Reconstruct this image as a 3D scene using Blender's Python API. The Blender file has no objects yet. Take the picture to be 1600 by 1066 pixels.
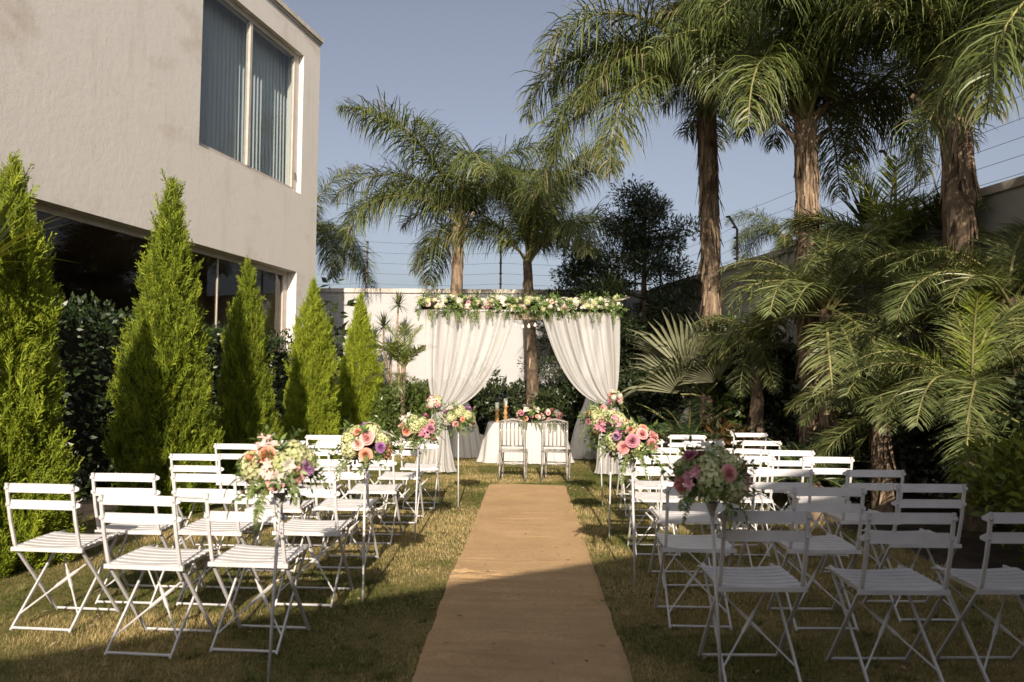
import bpy, bmesh, math, random
import numpy as np
from mathutils import Vector, Matrix

R = math.radians
rng = np.random.default_rng(7)
random.seed(7)
scene = bpy.context.scene
COL = scene.collection

# ------------------------------------------------------------------ camera, sky, sun, exposure
CAM_H = 1.45
cam_d = bpy.data.cameras.new('camera')
cam = bpy.data.objects.new('camera', cam_d)
COL.objects.link(cam)
cam.location = (0, 0, CAM_H)
cam_d.sensor_width = 36.0
cam_d.lens = 28.125
cam_d.clip_start = 0.05
cam_d.clip_end = 2000
cam.rotation_mode = 'QUATERNION'
cam.rotation_quaternion = (Matrix.Rotation(R(1.33), 3, 'Z') @ Matrix.Rotation(R(90 + 3.07), 3, 'X')
                           @ Matrix.Rotation(R(0.5), 3, 'Z')).to_quaternion()
cam_d.dof.use_dof = True
cam_d.dof.focus_distance = 9.5
cam_d.dof.aperture_fstop = 2.8
scene.camera = cam

SUN_EL = R(24.9)
SUN_AZ_X = -0.03          # the light travels along (SUN_AZ_X, 1, -tan(el))
world = bpy.data.worlds.new('World')
scene.world = world
world.use_nodes = True
wn = world.node_tree
wn.nodes.clear()
sky = wn.nodes.new('ShaderNodeTexSky')
sky.sky_type = 'NISHITA'
sky.sun_disc = False
sky.sun_elevation = SUN_EL
sky.sun_rotation = R(180 - 1.7)
sky.altitude = 100
sky.air_density = 1.0
sky.dust_density = 3.5
sky.ozone_density = 2.5
hs = wn.nodes.new('ShaderNodeHueSaturation')
hs.inputs['Saturation'].default_value = 0.54
hs.inputs['Hue'].default_value = 0.512
bg = wn.nodes.new('ShaderNodeBackground')
bg.inputs['Strength'].default_value = 0.078
wo = wn.nodes.new('ShaderNodeOutputWorld')
wn.links.new(sky.outputs[0], hs.inputs['Color'])
wn.links.new(hs.outputs[0], bg.inputs['Color'])
wn.links.new(bg.outputs[0], wo.inputs['Surface'])

sun_d = bpy.data.lights.new('sun', 'SUN')
sun_d.energy = 5.0
sun_d.angle = R(0.5)
sun_d.color = (1.0, 0.86, 0.70)
sun = bpy.data.objects.new('sun', sun_d)
COL.objects.link(sun)
ldir = Vector((SUN_AZ_X, 1.0, -math.tan(SUN_EL))).normalized()
sun.rotation_mode = 'QUATERNION'
sun.rotation_quaternion = ldir.to_track_quat('-Z', 'Y')
sun.location = (0, -20, 15)

vs = scene.view_settings
vs.view_transform = 'Standard'
vs.look = 'None'
vs.exposure = 0.62
vs.gamma = 1.0
vs.use_curve_mapping = False
scene.cycles.max_bounces = 8
scene.cycles.transparent_max_bounces = 12
scene.cycles.caustics_reflective = False
scene.cycles.caustics_refractive = False

# ------------------------------------------------------------------ helpers
def tag(o, label=None, cat=None, group=None, kind=None):
    if label: o['label'] = label
    if cat: o['category'] = cat
    if group: o['group'] = group
    if kind: o['kind'] = kind
    return o

def link(o, parent=None):
    COL.objects.link(o)
    if parent is not None:
        o.parent = parent
    return o

def empty(name, loc=(0, 0, 0), rz=0.0, label=None, cat=None, group=None):
    o = bpy.data.objects.new(name, None)
    o.empty_display_size = 0.1
    o.location = loc
    o.rotation_euler = (0, 0, rz)
    link(o)
    return tag(o, label, cat, group)

def np_mesh(name, V, F, mats, tint=None, smooth=False, mat_idx=None):
    """V (n,3), F (m,k) index array of faces with k corners"""
    V = np.asarray(V, dtype=np.float32).reshape(-1, 3)
    F = np.asarray(F, dtype=np.int32)
    me = bpy.data.meshes.new(name)
    m, k = F.shape
    me.vertices.add(len(V))
    me.vertices.foreach_set('co', V.ravel())
    me.loops.add(m * k)
    me.loops.foreach_set('vertex_index', F.ravel())
    me.polygons.add(m)
    me.polygons.foreach_set('loop_start', np.arange(0, m * k, k, dtype=np.int32))
    if not isinstance(mats, (list, tuple)):
        mats = [mats]
    for mt in mats:
        me.materials.append(mt)
    if mat_idx is not None:
        me.polygons.foreach_set('material_index', np.asarray(mat_idx, dtype=np.int32))
    if smooth:
        me.polygons.foreach_set('use_smooth', np.ones(m, dtype=bool))
    if tint is not None:
        a = me.attributes.new('tint', 'FLOAT', 'POINT')
        a.data.foreach_set('value', np.asarray(tint, dtype=np.float32))
    me.update(calc_edges=True)
    return me

class MB:
    """collects shapes into one mesh"""
    def __init__(s):
        s.v = []; s.f = []
    def add(s, vs_, fs_):
        b = len(s.v)
        s.v.extend([tuple(p) for p in vs_])
        s.f.extend([tuple(i + b for i in f) for f in fs_])
        return s
    def box(s, x0, x1, y0, y1, z0, z1):
        return s.add([(x0,y0,z0),(x1,y0,z0),(x1,y1,z0),(x0,y1,z0),(x0,y0,z1),(x1,y0,z1),(x1,y1,z1),(x0,y1,z1)],
                     [(0,3,2,1),(4,5,6,7),(0,1,5,4),(1,2,6,5),(2,3,7,6),(3,0,4,7)])
    def tube(s, pts, r, n=8, flat=None, cap=True):
        """tube along pts; r float or list; flat=(a,b): box-like bar with half sizes"""
        pts = [Vector(p) for p in pts]
        m = len(pts)
        rs = r if isinstance(r, (list, tuple)) else [r] * m
        ref = None
        vs_ = []; fs_ = []
        for i, p in enumerate(pts):
            t = (pts[min(i+1, m-1)] - pts[max(i-1, 0)]).normalized()
            if ref is None:
                a = Vector((1, 0, 0)) if abs(t.x) < 0.7 else Vector((0, 1, 0))
                ref = (a - t * a.dot(t)).normalized()
            else:
                ref = (ref - t * ref.dot(t)).normalized()
            b = t.cross(ref)
            if flat:
                ha, hb = flat
                ring = [p + ref*ha + b*hb, p - ref*ha + b*hb, p - ref*ha - b*hb, p + ref*ha - b*hb]
            else:
                ring = [p + (ref*math.cos(2*math.pi*k/n) + b*math.sin(2*math.pi*k/n)) * rs[i] for k in range(n)]
            vs_.extend(ring)
        k = 4 if flat else n
        for i in range(m-1):
            for j in range(k):
                fs_.append((i*k+j, i*k+(j+1)%k, (i+1)*k+(j+1)%k, (i+1)*k+j))
        if cap:
            fs_.append(tuple(range(k))[::-1]); fs_.append(tuple(range((m-1)*k, m*k)))
        return s.add(vs_, fs_)
    def lathe(s, prof, n=16, c=(0, 0, 0), cap=True):
        vs_ = []; fs_ = []
        for (r, z) in prof:
            for k in range(n):
                a = 2*math.pi*k/n
                vs_.append((c[0]+r*math.cos(a), c[1]+r*math.sin(a), c[2]+z))
        m = len(prof)
        for i in range(m-1):
            for j in range(n):
                fs_.append((i*n+j, i*n+(j+1)%n, (i+1)*n+(j+1)%n, (i+1)*n+j))
        if cap:
            fs_.append(tuple(range(n))[::-1]); fs_.append(tuple(range((m-1)*n, m*n)))
        return s.add(vs_, fs_)
    def mesh(s, name, mat, smooth=False, bevel=0.0):
        me = bpy.data.meshes.new(name)
        me.from_pydata(s.v, [], s.f)
        me.materials.append(mat)
        if bevel:
            bm = bmesh.new(); bm.from_mesh(me)
            ed = [e for e in bm.edges if len(e.link_faces) == 2 and e.calc_face_angle(0) > 0.6]
            bmesh.ops.bevel(bm, geom=ed, offset=bevel, segments=2, affect='EDGES', profile=0.5)
            bm.to_mesh(me); bm.free()
        if smooth:
            me.polygons.foreach_set('use_smooth', [True]*len(me.polygons))
        me.update()
        return me
    def build(s, name, mat, parent=None, smooth=False, bevel=0.0):
        return link(bpy.data.objects.new(name, s.mesh(name, mat, smooth, bevel)), parent)

def inst(name, me, parent=None, loc=(0,0,0), rot=(0,0,0), scale=1.0):
    o = bpy.data.objects.new(name, me)
    o.location = loc
    o.rotation_euler = rot
    o.scale = (scale,)*3 if isinstance(scale, (int, float)) else scale
    return link(o, parent)

def copy_tree(o, parent=None):
    c = o.copy()
    COL.objects.link(c)
    c.parent = parent
    for ch in list(o.children):
        copy_tree(ch, c)
    return c

# ------------------------------------------------------------------ materials
def new_mat(name):
    m = bpy.data.materials.new(name)
    m.use_nodes = True
    nt = m.node_tree
    nt.nodes.clear()
    out = nt.nodes.new('ShaderNodeOutputMaterial')
    return m, nt, out

def N(nt, typ, **kw):
    n = nt.nodes.new(typ)
    for k, v in kw.items():
        if k in n.inputs: n.inputs[k].default_value = v
        else: setattr(n, k, v)
    return n

def noise_node(nt, scale, detail=4.0, rough=0.55, coord='Object', mapping=None):
    tc = N(nt, 'ShaderNodeTexCoord')
    src = tc.outputs[coord]
    if mapping:
        mp = N(nt, 'ShaderNodeMapping'); mp.inputs['Scale'].default_value = mapping
        nt.links.new(src, mp.inputs[0]); src = mp.outputs[0]
    n = N(nt, 'ShaderNodeTexNoise')
    n.inputs['Scale'].default_value = scale
    n.inputs['Detail'].default_value = detail
    n.inputs['Roughness'].default_value = rough
    nt.links.new(src, n.inputs['Vector'])
    return n

def ramp(nt, src, stops):
    r = N(nt, 'ShaderNodeValToRGB')
    el = r.color_ramp.elements
    while len(el) < len(stops): el.new(0.5)
    for e, (p, c) in zip(el, stops):
        e.position = p
        e.color = (c[0], c[1], c[2], 1) if len(c) == 3 else c
    nt.links.new(src, r.inputs[0])
    return r

def mixc(nt, fac, a, b, typ='MIX'):
    m = N(nt, 'ShaderNodeMix', data_type='RGBA', blend_type=typ)
    def setin(sock, v):
        if hasattr(v, 'is_output') or isinstance(v, bpy.types.NodeSocket): nt.links.new(v, sock)
        elif isinstance(v, (int, float)): sock.default_value = v
        else: sock.default_value = (*v, 1)
    setin(m.inputs[0], fac); setin(m.inputs[6], a); setin(m.inputs[7], b)
    return m.outputs[2]

def bump(nt, height, strength=0.3, dist=0.02):
    b = N(nt, 'ShaderNodeBump')
    b.inputs['Strength'].default_value = strength
    b.inputs['Distance'].default_value = dist
    nt.links.new(height, b.inputs['Height'])
    return b.outputs[0]

def mat_plain(name, col, rough=0.5, var=0.08, nscale=6.0, bump_s=0.0, bump_scale=80.0, spec=0.5, metal=0.0, mapping=None):
    m, nt, out = new_mat(name)
    p = N(nt, 'ShaderNodeBsdfPrincipled')
    p.inputs['Roughness'].default_value = rough
    p.inputs['Specular IOR Level'].default_value = spec
    p.inputs['Metallic'].default_value = metal
    n = noise_node(nt, nscale, mapping=mapping)
    lo = tuple(max(0, c*(1-2.2*var)) for c in col); hi = tuple(min(1, c*(1+1.2*var)) for c in col)
    r = ramp(nt, n.outputs[0], [(0.3, lo), (0.7, hi)])
    nt.links.new(r.outputs[0], p.inputs['Base Color'])
    if bump_s:
        nb = noise_node(nt, bump_scale, mapping=mapping)
        nt.links.new(bump(nt, nb.outputs[0], bump_s), p.inputs['Normal'])
    nt.links.new(p.outputs[0], out.inputs[0])
    return m

def mat_leaf(name, a, b, transl=0.25, rough=0.5, spec=0.35, objvar=0.35, tcol=None, dead=None):
    """leaf colour runs from a to b with the 'tint' attribute and a little with the object"""
    m, nt, out = new_mat(name)
    at = N(nt, 'ShaderNodeAttribute', attribute_name='tint')
    oi = N(nt, 'ShaderNodeObjectInfo')
    ma = N(nt, 'ShaderNodeMath', operation='MULTIPLY_ADD')
    nt.links.new(oi.outputs['Random'], ma.inputs[0]); ma.inputs[1].default_value = objvar
    nt.links.new(at.outputs['Fac'], ma.inputs[2])
    sub = N(nt, 'ShaderNodeMath', operation='SUBTRACT', use_clamp=True); sub.inputs[1].default_value = objvar*0.5
    nt.links.new(ma.outputs[0], sub.inputs[0])
    stops = [(0.0, a), (0.85, b)]
    if dead: stops.append((1.0, dead))
    col = ramp(nt, sub.outputs[0], stops).outputs[0]
    p = N(nt, 'ShaderNodeBsdfPrincipled')
    p.inputs['Roughness'].default_value = rough
    p.inputs['Specular IOR Level'].default_value = spec
    nt.links.new(col, p.inputs['Base Color'])
    t = N(nt, 'ShaderNodeBsdfTranslucent')
    tc = mixc(nt, 1.0, col, tcol or (1.0, 1.0, 0.55), 'MULTIPLY')
    nt.links.new(tc, t.inputs[0])
    mx = N(nt, 'ShaderNodeMixShader'); mx.inputs[0].default_value = transl
    nt.links.new(p.outputs[0], mx.inputs[1]); nt.links.new(t.outputs[0], mx.inputs[2])
    nt.links.new(mx.outputs[0], out.inputs[0])
    return m

def mat_cloth(name, col, transl=0.35, rough=0.85, weave=600.0, sheen=0.0, bstr=0.15, transp=0.0):
    m, nt, out = new_mat(name)
    n = noise_node(nt, 2.5)
    r = ramp(nt, n.outputs[0], [(0.3, tuple(c*0.94 for c in col)), (0.7, col)])
    p = N(nt, 'ShaderNodeBsdfPrincipled')
    p.inputs['Roughness'].default_value = rough
    p.inputs['Specular IOR Level'].default_value = 0.1
    nt.links.new(r.outputs[0], p.inputs['Base Color'])
    nb = noise_node(nt, weave, 2.0)
    nt.links.new(bump(nt, nb.outputs[0], bstr, 0.003), p.inputs['Normal'])
    t = N(nt, 'ShaderNodeBsdfTranslucent')
    nt.links.new(r.outputs[0], t.inputs[0])
    mx = N(nt, 'ShaderNodeMixShader'); mx.inputs[0].default_value = transl
    nt.links.new(p.outputs[0], mx.inputs[1]); nt.links.new(t.outputs[0], mx.inputs[2])
    last = mx
    if transp:
        tr = N(nt, 'ShaderNodeBsdfTransparent')
        mx2 = N(nt, 'ShaderNodeMixShader'); mx2.inputs[0].default_value = transp
        nt.links.new(mx.outputs[0], mx2.inputs[1]); nt.links.new(tr.outputs[0], mx2.inputs[2])
        last = mx2
    nt.links.new(last.outputs[0], out.inputs[0])
    return m

def mat_glass(name, tint=(0.6, 0.65, 0.65)):
    m, nt, out = new_mat(name)
    tr = N(nt, 'ShaderNodeBsdfTransparent'); tr.inputs[0].default_value = (*tint, 1)
    g = N(nt, 'ShaderNodeBsdfGlossy'); g.inputs['Roughness'].default_value = 0.01
    nb = noise_node(nt, 0.8, 1.0)
    nt.links.new(bump(nt, nb.outputs[0], 0.03, 0.05), g.inputs['Normal'])
    fr = N(nt, 'ShaderNodeFresnel'); fr.inputs[0].default_value = 1.5
    mx = N(nt, 'ShaderNodeMixShader')
    ge = N(nt, 'ShaderNodeNewGeometry'); inv = N(nt, 'ShaderNodeMath', operation='SUBTRACT'); inv.inputs[0].default_value = 1.0
    nt.links.new(ge.outputs['Backfacing'], inv.inputs[1])
    mu = N(nt, 'ShaderNodeMath', operation='MULTIPLY'); nt.links.new(fr.outputs[0], mu.inputs[0]); nt.links.new(inv.outputs[0], mu.inputs[1])
    nt.links.new(mu.outputs[0], mx.inputs[0]); nt.links.new(tr.outputs[0], mx.inputs[1]); nt.links.new(g.outputs[0], mx.inputs[2])
    nt.links.new(mx.outputs[0], out.inputs[0])
    return m

def mat_plaster(name, col, stain, stain_amt=0.5, grime=True):
    m, nt, out = new_mat(name)
    n1 = noise_node(nt, 0.55, 5.0, 0.6, mapping=(1.0, 1.0, 1.8))
    s1 = ramp(nt, n1.outputs[0], [(0.54, (0, 0, 0)), (0.74, (1, 1, 1))])
    n2 = noise_node(nt, 3.0, 6.0, 0.65)
    base = ramp(nt, n2.outputs[0], [(0.25, tuple(c*0.93 for c in col)), (0.75, col)])
    f = N(nt, 'ShaderNodeMath', operation='MULTIPLY'); f.inputs[1].default_value = stain_amt
    nt.links.new(s1.outputs[0], f.inputs[0])
    c = mixc(nt, f.outputs[0], base.outputs[0], stain)
    if grime:
        n3 = noise_node(nt, 1.6, 6.0, 0.7, mapping=(1.6, 1.6, 0.22))
        s3 = ramp(nt, n3.outputs[0], [(0.55, (0, 0, 0)), (0.8, (1, 1, 1))])
        f3 = N(nt, 'ShaderNodeMath', operation='MULTIPLY'); f3.inputs[1].default_value = stain_amt*0.45
        nt.links.new(s3.outputs[0], f3.inputs[0])
        c = mixc(nt, f3.outputs[0], c, tuple(x*0.7 for x in stain))
    p = N(nt, 'ShaderNodeBsdfPrincipled'); p.inputs['Roughness'].default_value = 0.9
    p.inputs['Specular IOR Level'].default_value = 0.15
    nt.links.new(c, p.inputs['Base Color'])
    nb = noise_node(nt, 9.0, 8.0, 0.65)
    nt.links.new(bump(nt, nb.outputs[0], 0.22, 0.02), p.inputs['Normal'])
    nt.links.new(p.outputs[0], out.inputs[0])
    return m

M = {}
M['white_paint'] = mat_plain('white_paint', (0.55, 0.54, 0.55), 0.42, 0.07, 7.0, 0.06, 60.0, 0.4)
M['house'] = mat_plaster('house_plaster', (0.69, 0.655, 0.62), (0.42, 0.33, 0.25), 0.75)
M['white_wall'] = mat_plaster('white_wall', (0.42, 0.42, 0.425), (0.52, 0.48, 0.44), 0.4)
M['grey_wall'] = mat_plaster('grey_wall', (0.40, 0.39, 0.36), (0.28, 0.26, 0.23), 0.6)
M['coping'] = mat_plain('coping', (0.52, 0.48, 0.42), 0.85, 0.15, 3.0, 0.2, 30)
M['window_frame'] = mat_plain('window_frame', (0.46, 0.42, 0.38), 0.4, 0.05)
M['glass'] = mat_glass('glass', (0.90, 0.93, 0.93))
M['dark_glass'] = mat_glass('dark_glass', (0.70, 0.66, 0.60))
M['clear_glass'] = mat_glass('clear_glass', (0.97, 0.98, 0.98))
M['curtain_grey'] = mat_cloth('curtain_grey', (0.62, 0.65, 0.68), 0.3)
M['room'] = mat_plain('room', (0.30, 0.27, 0.24), 0.9, 0.1)
M['wood'] = mat_plain('pergola_wood', (0.27, 0.215, 0.15), 0.75, 0.25, 5.0, 0.25, 40, mapping=(6, 6, 0.6))
M['candle_wood'] = mat_plain('candle_wood', (0.42, 0.22, 0.08), 0.55, 0.2, 12.0, 0.1, 60)
M['wax'] = mat_plain('candle_wax', (0.85, 0.82, 0.74), 0.5, 0.03)
M['drape'] = mat_cloth('drape_chiffon', (0.68, 0.675, 0.665), 0.42, transp=0.20)
M['tablecloth'] = mat_cloth('tablecloth_linen', (0.58, 0.575, 0.57), 0.2)
M['wire'] = mat_plain('fence_wire', (0.10, 0.10, 0.10), 0.6, 0.1, metal=0.3)
M['post_metal'] = mat_plain('post_metal', (0.12, 0.105, 0.09), 0.6, 0.2, metal=0.2)
M['soil'] = mat_plain('soil', (0.045, 0.032, 0.02), 0.95, 0.35, 5.0, 0.6, 30)
M['bark_palm'] = mat_plain('bark_palm', (0.23, 0.17, 0.118), 0.9, 0.38, 7.0, 0.7, 26.0, 0.15, mapping=(1, 1, 0.45))
M['bark_grey'] = mat_plain('bark_grey', (0.30, 0.22, 0.15), 0.9, 0.3, 6.0, 0.6, 30.0, 0.15, mapping=(1, 1, 2.2))
M['bark_fibre'] = mat_leaf('bark_fibre', (0.08, 0.057, 0.04), (0.36, 0.265, 0.185), 0.05, 0.9, 0.1)
M['twig'] = mat_plain('twig', (0.10, 0.07, 0.045), 0.9, 0.3, 12)
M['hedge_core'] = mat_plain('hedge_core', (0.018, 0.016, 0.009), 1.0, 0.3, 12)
M['rachis'] = mat_plain('rachis', (0.20, 0.19, 0.07), 0.55, 0.2, 4.0)
M['leaf_queen'] = mat_leaf('leaf_queen', (0.036, 0.062, 0.015), (0.155, 0.180, 0.050), 0.22, 0.42, 0.5, dead=(0.27, 0.21, 0.13))
M['leaf_queen_dead'] = mat_leaf('leaf_queen_dead', (0.20, 0.13, 0.07), (0.34, 0.24, 0.14), 0.2, 0.8, 0.1)
M['leaf_date'] = mat_leaf('leaf_date', (0.065, 0.094, 0.030), (0.20, 0.225, 0.080), 0.22, 0.42, 0.5)
M['leaf_fresh'] = mat_leaf('leaf_fresh', (0.10, 0.15, 0.02), (0.24, 0.28, 0.04), 0.3, 0.45, 0.4)
M['leaf_fan'] = mat_leaf('leaf_fan', (0.12, 0.135, 0.075), (0.24, 0.245, 0.15), 0.2, 0.5, 0.35)
M['leaf_cycad'] = mat_leaf('leaf_cycad', (0.022, 0.05, 0.016), (0.07, 0.11, 0.045), 0.15, 0.35, 0.6)
M['leaf_cypress'] = mat_leaf('leaf_cypress', (0.048, 0.078, 0.008), (0.285, 0.345, 0.028), 0.2, 0.6, 0.2, objvar=0.4)
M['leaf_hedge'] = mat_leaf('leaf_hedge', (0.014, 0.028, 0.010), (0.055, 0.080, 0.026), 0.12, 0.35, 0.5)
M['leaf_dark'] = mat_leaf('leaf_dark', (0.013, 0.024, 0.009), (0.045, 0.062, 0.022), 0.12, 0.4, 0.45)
M['leaf_mid'] = mat_leaf('leaf_mid', (0.03, 0.06, 0.012), (0.10, 0.14, 0.03), 0.22, 0.4, 0.45)
M['leaf_lime'] = mat_leaf('leaf_lime', (0.07, 0.10, 0.010), (0.22, 0.23, 0.028), 0.25, 0.45, 0.4)
M['leaf_croton'] = mat_leaf('leaf_croton', (0.018, 0.03, 0.008), (0.10, 0.05, 0.018), 0.12, 0.35, 0.5)
M['leaf_yucca'] = mat_leaf('leaf_yucca', (0.03, 0.045, 0.015), (0.12, 0.13, 0.05), 0.12, 0.45, 0.4)
M['grass'] = mat_leaf('grass_blade', (0.070, 0.100, 0.018), (0.48, 0.38, 0.18), 0.25, 0.7, 0.2, objvar=0.0)
M['petal_peach'] = mat_leaf('petal_peach', (0.78, 0.30, 0.20), (0.86, 0.50, 0.37), 0.25, 0.6, 0.2, tcol=(1, .8, .7))
M['petal_pink'] = mat_leaf('petal_pink', (0.70, 0.30, 0.31), (0.84, 0.53, 0.50), 0.25, 0.6, 0.2, tcol=(1, .8, .8))
M['petal_blush'] = mat_leaf('petal_blush', (0.80, 0.52, 0.46), (0.88, 0.70, 0.62), 0.25, 0.6, 0.2, tcol=(1, .9, .9))
M['petal_purple'] = mat_leaf('petal_purple', (0.34, 0.12, 0.36), (0.58, 0.32, 0.54), 0.2, 0.6, 0.2, tcol=(1, .8, 1))
M['petal_mauve'] = mat_leaf('petal_mauve', (0.42, 0.14, 0.22), (0.66, 0.36, 0.42), 0.2, 0.6, 0.2, tcol=(1, .8, .9))
M['petal_cream'] = mat_leaf('petal_cream', (0.36, 0.42, 0.16), (0.74, 0.72, 0.44), 0.3, 0.6, 0.2, tcol=(1, 1, .8))
M['petal_white'] = mat_leaf('petal_white', (0.58, 0.55, 0.44), (0.80, 0.76, 0.68), 0.3, 0.6, 0.2, tcol=(1, 1, .9))
M['petal_yellow'] = mat_leaf('petal_yellow', (0.70, 0.45, 0.03), (0.85, 0.62, 0.08), 0.25, 0.6, 0.2)
M['leaf_florist'] = mat_leaf('leaf_florist', (0.040, 0.085, 0.022), (0.17, 0.25, 0.065), 0.2, 0.4, 0.45)
M['bulb'] = mat_plain('bulb_glass', (0.85, 0.80, 0.70), 0.15, 0.02)

# acrylic: whitewashed clear plastic
def mat_acrylic():
    m, nt, out = new_mat('acrylic')
    p = N(nt, 'ShaderNodeBsdfPrincipled')
    p.inputs['Base Color'].default_value = (0.74, 0.70, 0.65, 1)
    p.inputs['Roughness'].default_value = 0.12
    p.inputs['Transmission Weight'].default_value = 0.8
    p.inputs['IOR'].default_value = 1.45
    nt.links.new(p.outputs[0], out.inputs[0])
    return m
M['acrylic'] = mat_acrylic()

# lawn soil under the blades: thatch, green and straw patches
def mat_lawn():
    m, nt, out = new_mat('lawn')
    n1 = noise_node(nt, 1.1, 6.0, 0.65)
    n2 = noise_node(nt, 14.0, 6.0, 0.7)
    n3 = noise_node(nt, 90.0, 3.0, 0.7)
    a = ramp(nt, n1.outputs[0], [(0.35, (0.075, 0.09, 0.026)), (0.65, (0.33, 0.26, 0.125))])
    b = ramp(nt, n2.outputs[0], [(0.3, (0.10, 0.10, 0.03)), (0.7, (0.34, 0.26, 0.12))])
    c = mixc(nt, 0.5, a.outputs[0], b.outputs[0])
    d = ramp(nt, n3.outputs[0], [(0.3, (0.55, 0.55, 0.5)), (0.7, (1.15, 1.12, 1.0))])
    e = mixc(nt, 0.8, c, d.outputs[0], 'MULTIPLY')
    p = N(nt, 'ShaderNodeBsdfPrincipled'); p.inputs['Roughness'].default_value = 0.95
    p.inputs['Specular IOR Level'].default_value = 0.1
    nt.links.new(e, p.inputs['Base Color'])
    nt.links.new(bump(nt, n3.outputs[0], 0.7, 0.02), p.inputs['Normal'])
    nt.links.new(p.outputs[0], out.inputs[0])
    return m
M['lawn'] = mat_lawn()

def mat_burlap():
    m, nt, out = new_mat('burlap')
    tc = N(nt, 'ShaderNodeTexCoord')
    def wave(dir_, scale):
        w = N(nt, 'ShaderNodeTexWave', wave_type='BANDS', bands_direction=dir_)
        w.inputs['Scale'].default_value = scale; w.inputs['Distortion'].default_value = 1.5
        w.inputs['Detail'].default_value = 2.0; w.inputs['Detail Scale'].default_value = 1.5
        nt.links.new(tc.outputs['Object'], w.inputs['Vector'])
        return w
    wx, wy = wave('X', 70.0), wave('Y', 70.0)
    mm = N(nt, 'ShaderNodeMath', operation='ADD')
    nt.links.new(wx.outputs[1], mm.inputs[0]); nt.links.new(wy.outputs[1], mm.inputs[1])
    n1 = noise_node(nt, 40.0, 5.0, 0.7, mapping=(1.0, 6.0, 1.0))
    n2 = noise_node(nt, 2.0, 4.0, 0.6)
    col = ramp(nt, n1.outputs[0], [(0.25, (0.33, 0.215, 0.11)), (0.75, (0.655, 0.455, 0.255))])
    c2 = ramp(nt, n2.outputs[0], [(0.3, (0.84, 0.83, 0.80)), (0.7, (1.05, 1.05, 1.05))])
    c = mixc(nt, 1.0, col.outputs[0], c2.outputs[0], 'MULTIPLY')
    wv = ramp(nt, mm.outputs[0], [(0.2, (0.80, 0.79, 0.78)), (0.9, (1.06, 1.06, 1.06))])
    c = mixc(nt, 0.6, c, wv.outputs[0], 'MULTIPLY')
    p = N(nt, 'ShaderNodeBsdfPrincipled'); p.inputs['Roughness'].default_value = 0.95
    p.inputs['Specular IOR Level'].default_value = 0.1
    nt.links.new(c, p.inputs['Base Color'])
    nt.links.new(bump(nt, mm.outputs[0], 0.35, 0.004), p.inputs['Normal'])
    nt.links.new(p.outputs[0], out.inputs[0])
    return m
M['burlap'] = mat_burlap()
# ------------------------------------------------------------------ the setting
def sheet(name, poly, z, mat, kind='structure', parent=None):
    me = bpy.data.meshes.new(name)
    me.from_pydata([(x, y, z) for x, y in poly], [], [tuple(range(len(poly)))])
    me.materials.append(mat)
    return tag(link(bpy.data.objects.new(name, me), parent), kind=kind)

M['far_ground'] = mat_plain('far_ground', (0.16, 0.13, 0.09), 0.95, 0.2, 0.3)
sheet('ground', [(-400, -400), (400, -400), (400, 400), (-400, 400)], -0.012, M['far_ground'])

def WR(y):                                    # the right wall's x at depth y
    return 5.55 + 0.239 * (9.0 - y)

# lawn: one gently uneven sheet
def make_lawn():
    nx, ny = 60, 110
    xs = np.linspace(-6.5, 6.5, nx); ys = np.linspace(-6, 19.3, ny)
    X, Y = np.meshgrid(xs, ys)
    Z = 0.006*np.sin(X*1.9+Y*0.7) + 0.005*np.sin(Y*2.3 - X*1.1)
    V = np.stack([X, Y, Z], -1).reshape(-1, 3)
    i = np.arange((ny-1)*(nx-1)); r = i//(nx-1); c = i % (nx-1); b = r*nx+c
    F = np.stack([b, b+1, b+nx+1, b+nx], -1)
    return tag(link(bpy.data.objects.new('lawn', np_mesh('lawn', V, F, M['lawn'], smooth=True))), kind='structure')
make_lawn()
def lawn_z(x, y):
    return 0.006*np.sin(x*1.9+y*0.7) + 0.005*np.sin(y*2.3 - x*1.1)

# planting beds: raised soil strips with a rough edge
def bed(name, inner, outer):
    """inner/outer lists of (x,y) of equal length; soil mounded up between them"""
    V = []; F = []
    k = 6
    for (a, b) in zip(inner, outer):
        for j in range(k):
            t = j/(k-1)
            z = -0.02 + 0.10*math.sin(min(1, t*2.2)*math.pi/2) + random.uniform(-.012, .012)
            V.append((a[0]+(b[0]-a[0])*t, a[1]+(b[1]-a[1])*t, z))
    for i in range(len(inner)-1):
        for j in range(k-1):
            F.append((i*k+j, i*k+j+1, (i+1)*k+j+1, (i+1)*k+j))
    me = bpy.data.meshes.new(name); me.from_pydata(V, [], F); me.materials.append(M['soil'])
    me.polygons.foreach_set('use_smooth', [True]*len(me.polygons))
    return tag(link(bpy.data.objects.new(name, me)), kind='structure')
ys = [i*0.5 for i in range(-8, 40)]
bed('planting_bed_right', [(3.15 + 0.12*math.sin(y*1.3) - max(0, y-9)*0.14, y) for y in ys if y <= 19], [(WR(y)-0.02, y) for y in ys if y <= 19])
bed('planting_bed_left', [(-4.55 + 0.08*math.sin(y*1.7), y) for y in ys if y <= 16.5], [(-6.6, y) for y in ys if y <= 16.5])
bed('planting_bed_back', [(x*0.5, 17.2 + 0.12*math.sin(x)) for x in range(-9, 7)], [(x*0.5, 19.48) for x in range(-9, 7)])

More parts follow.
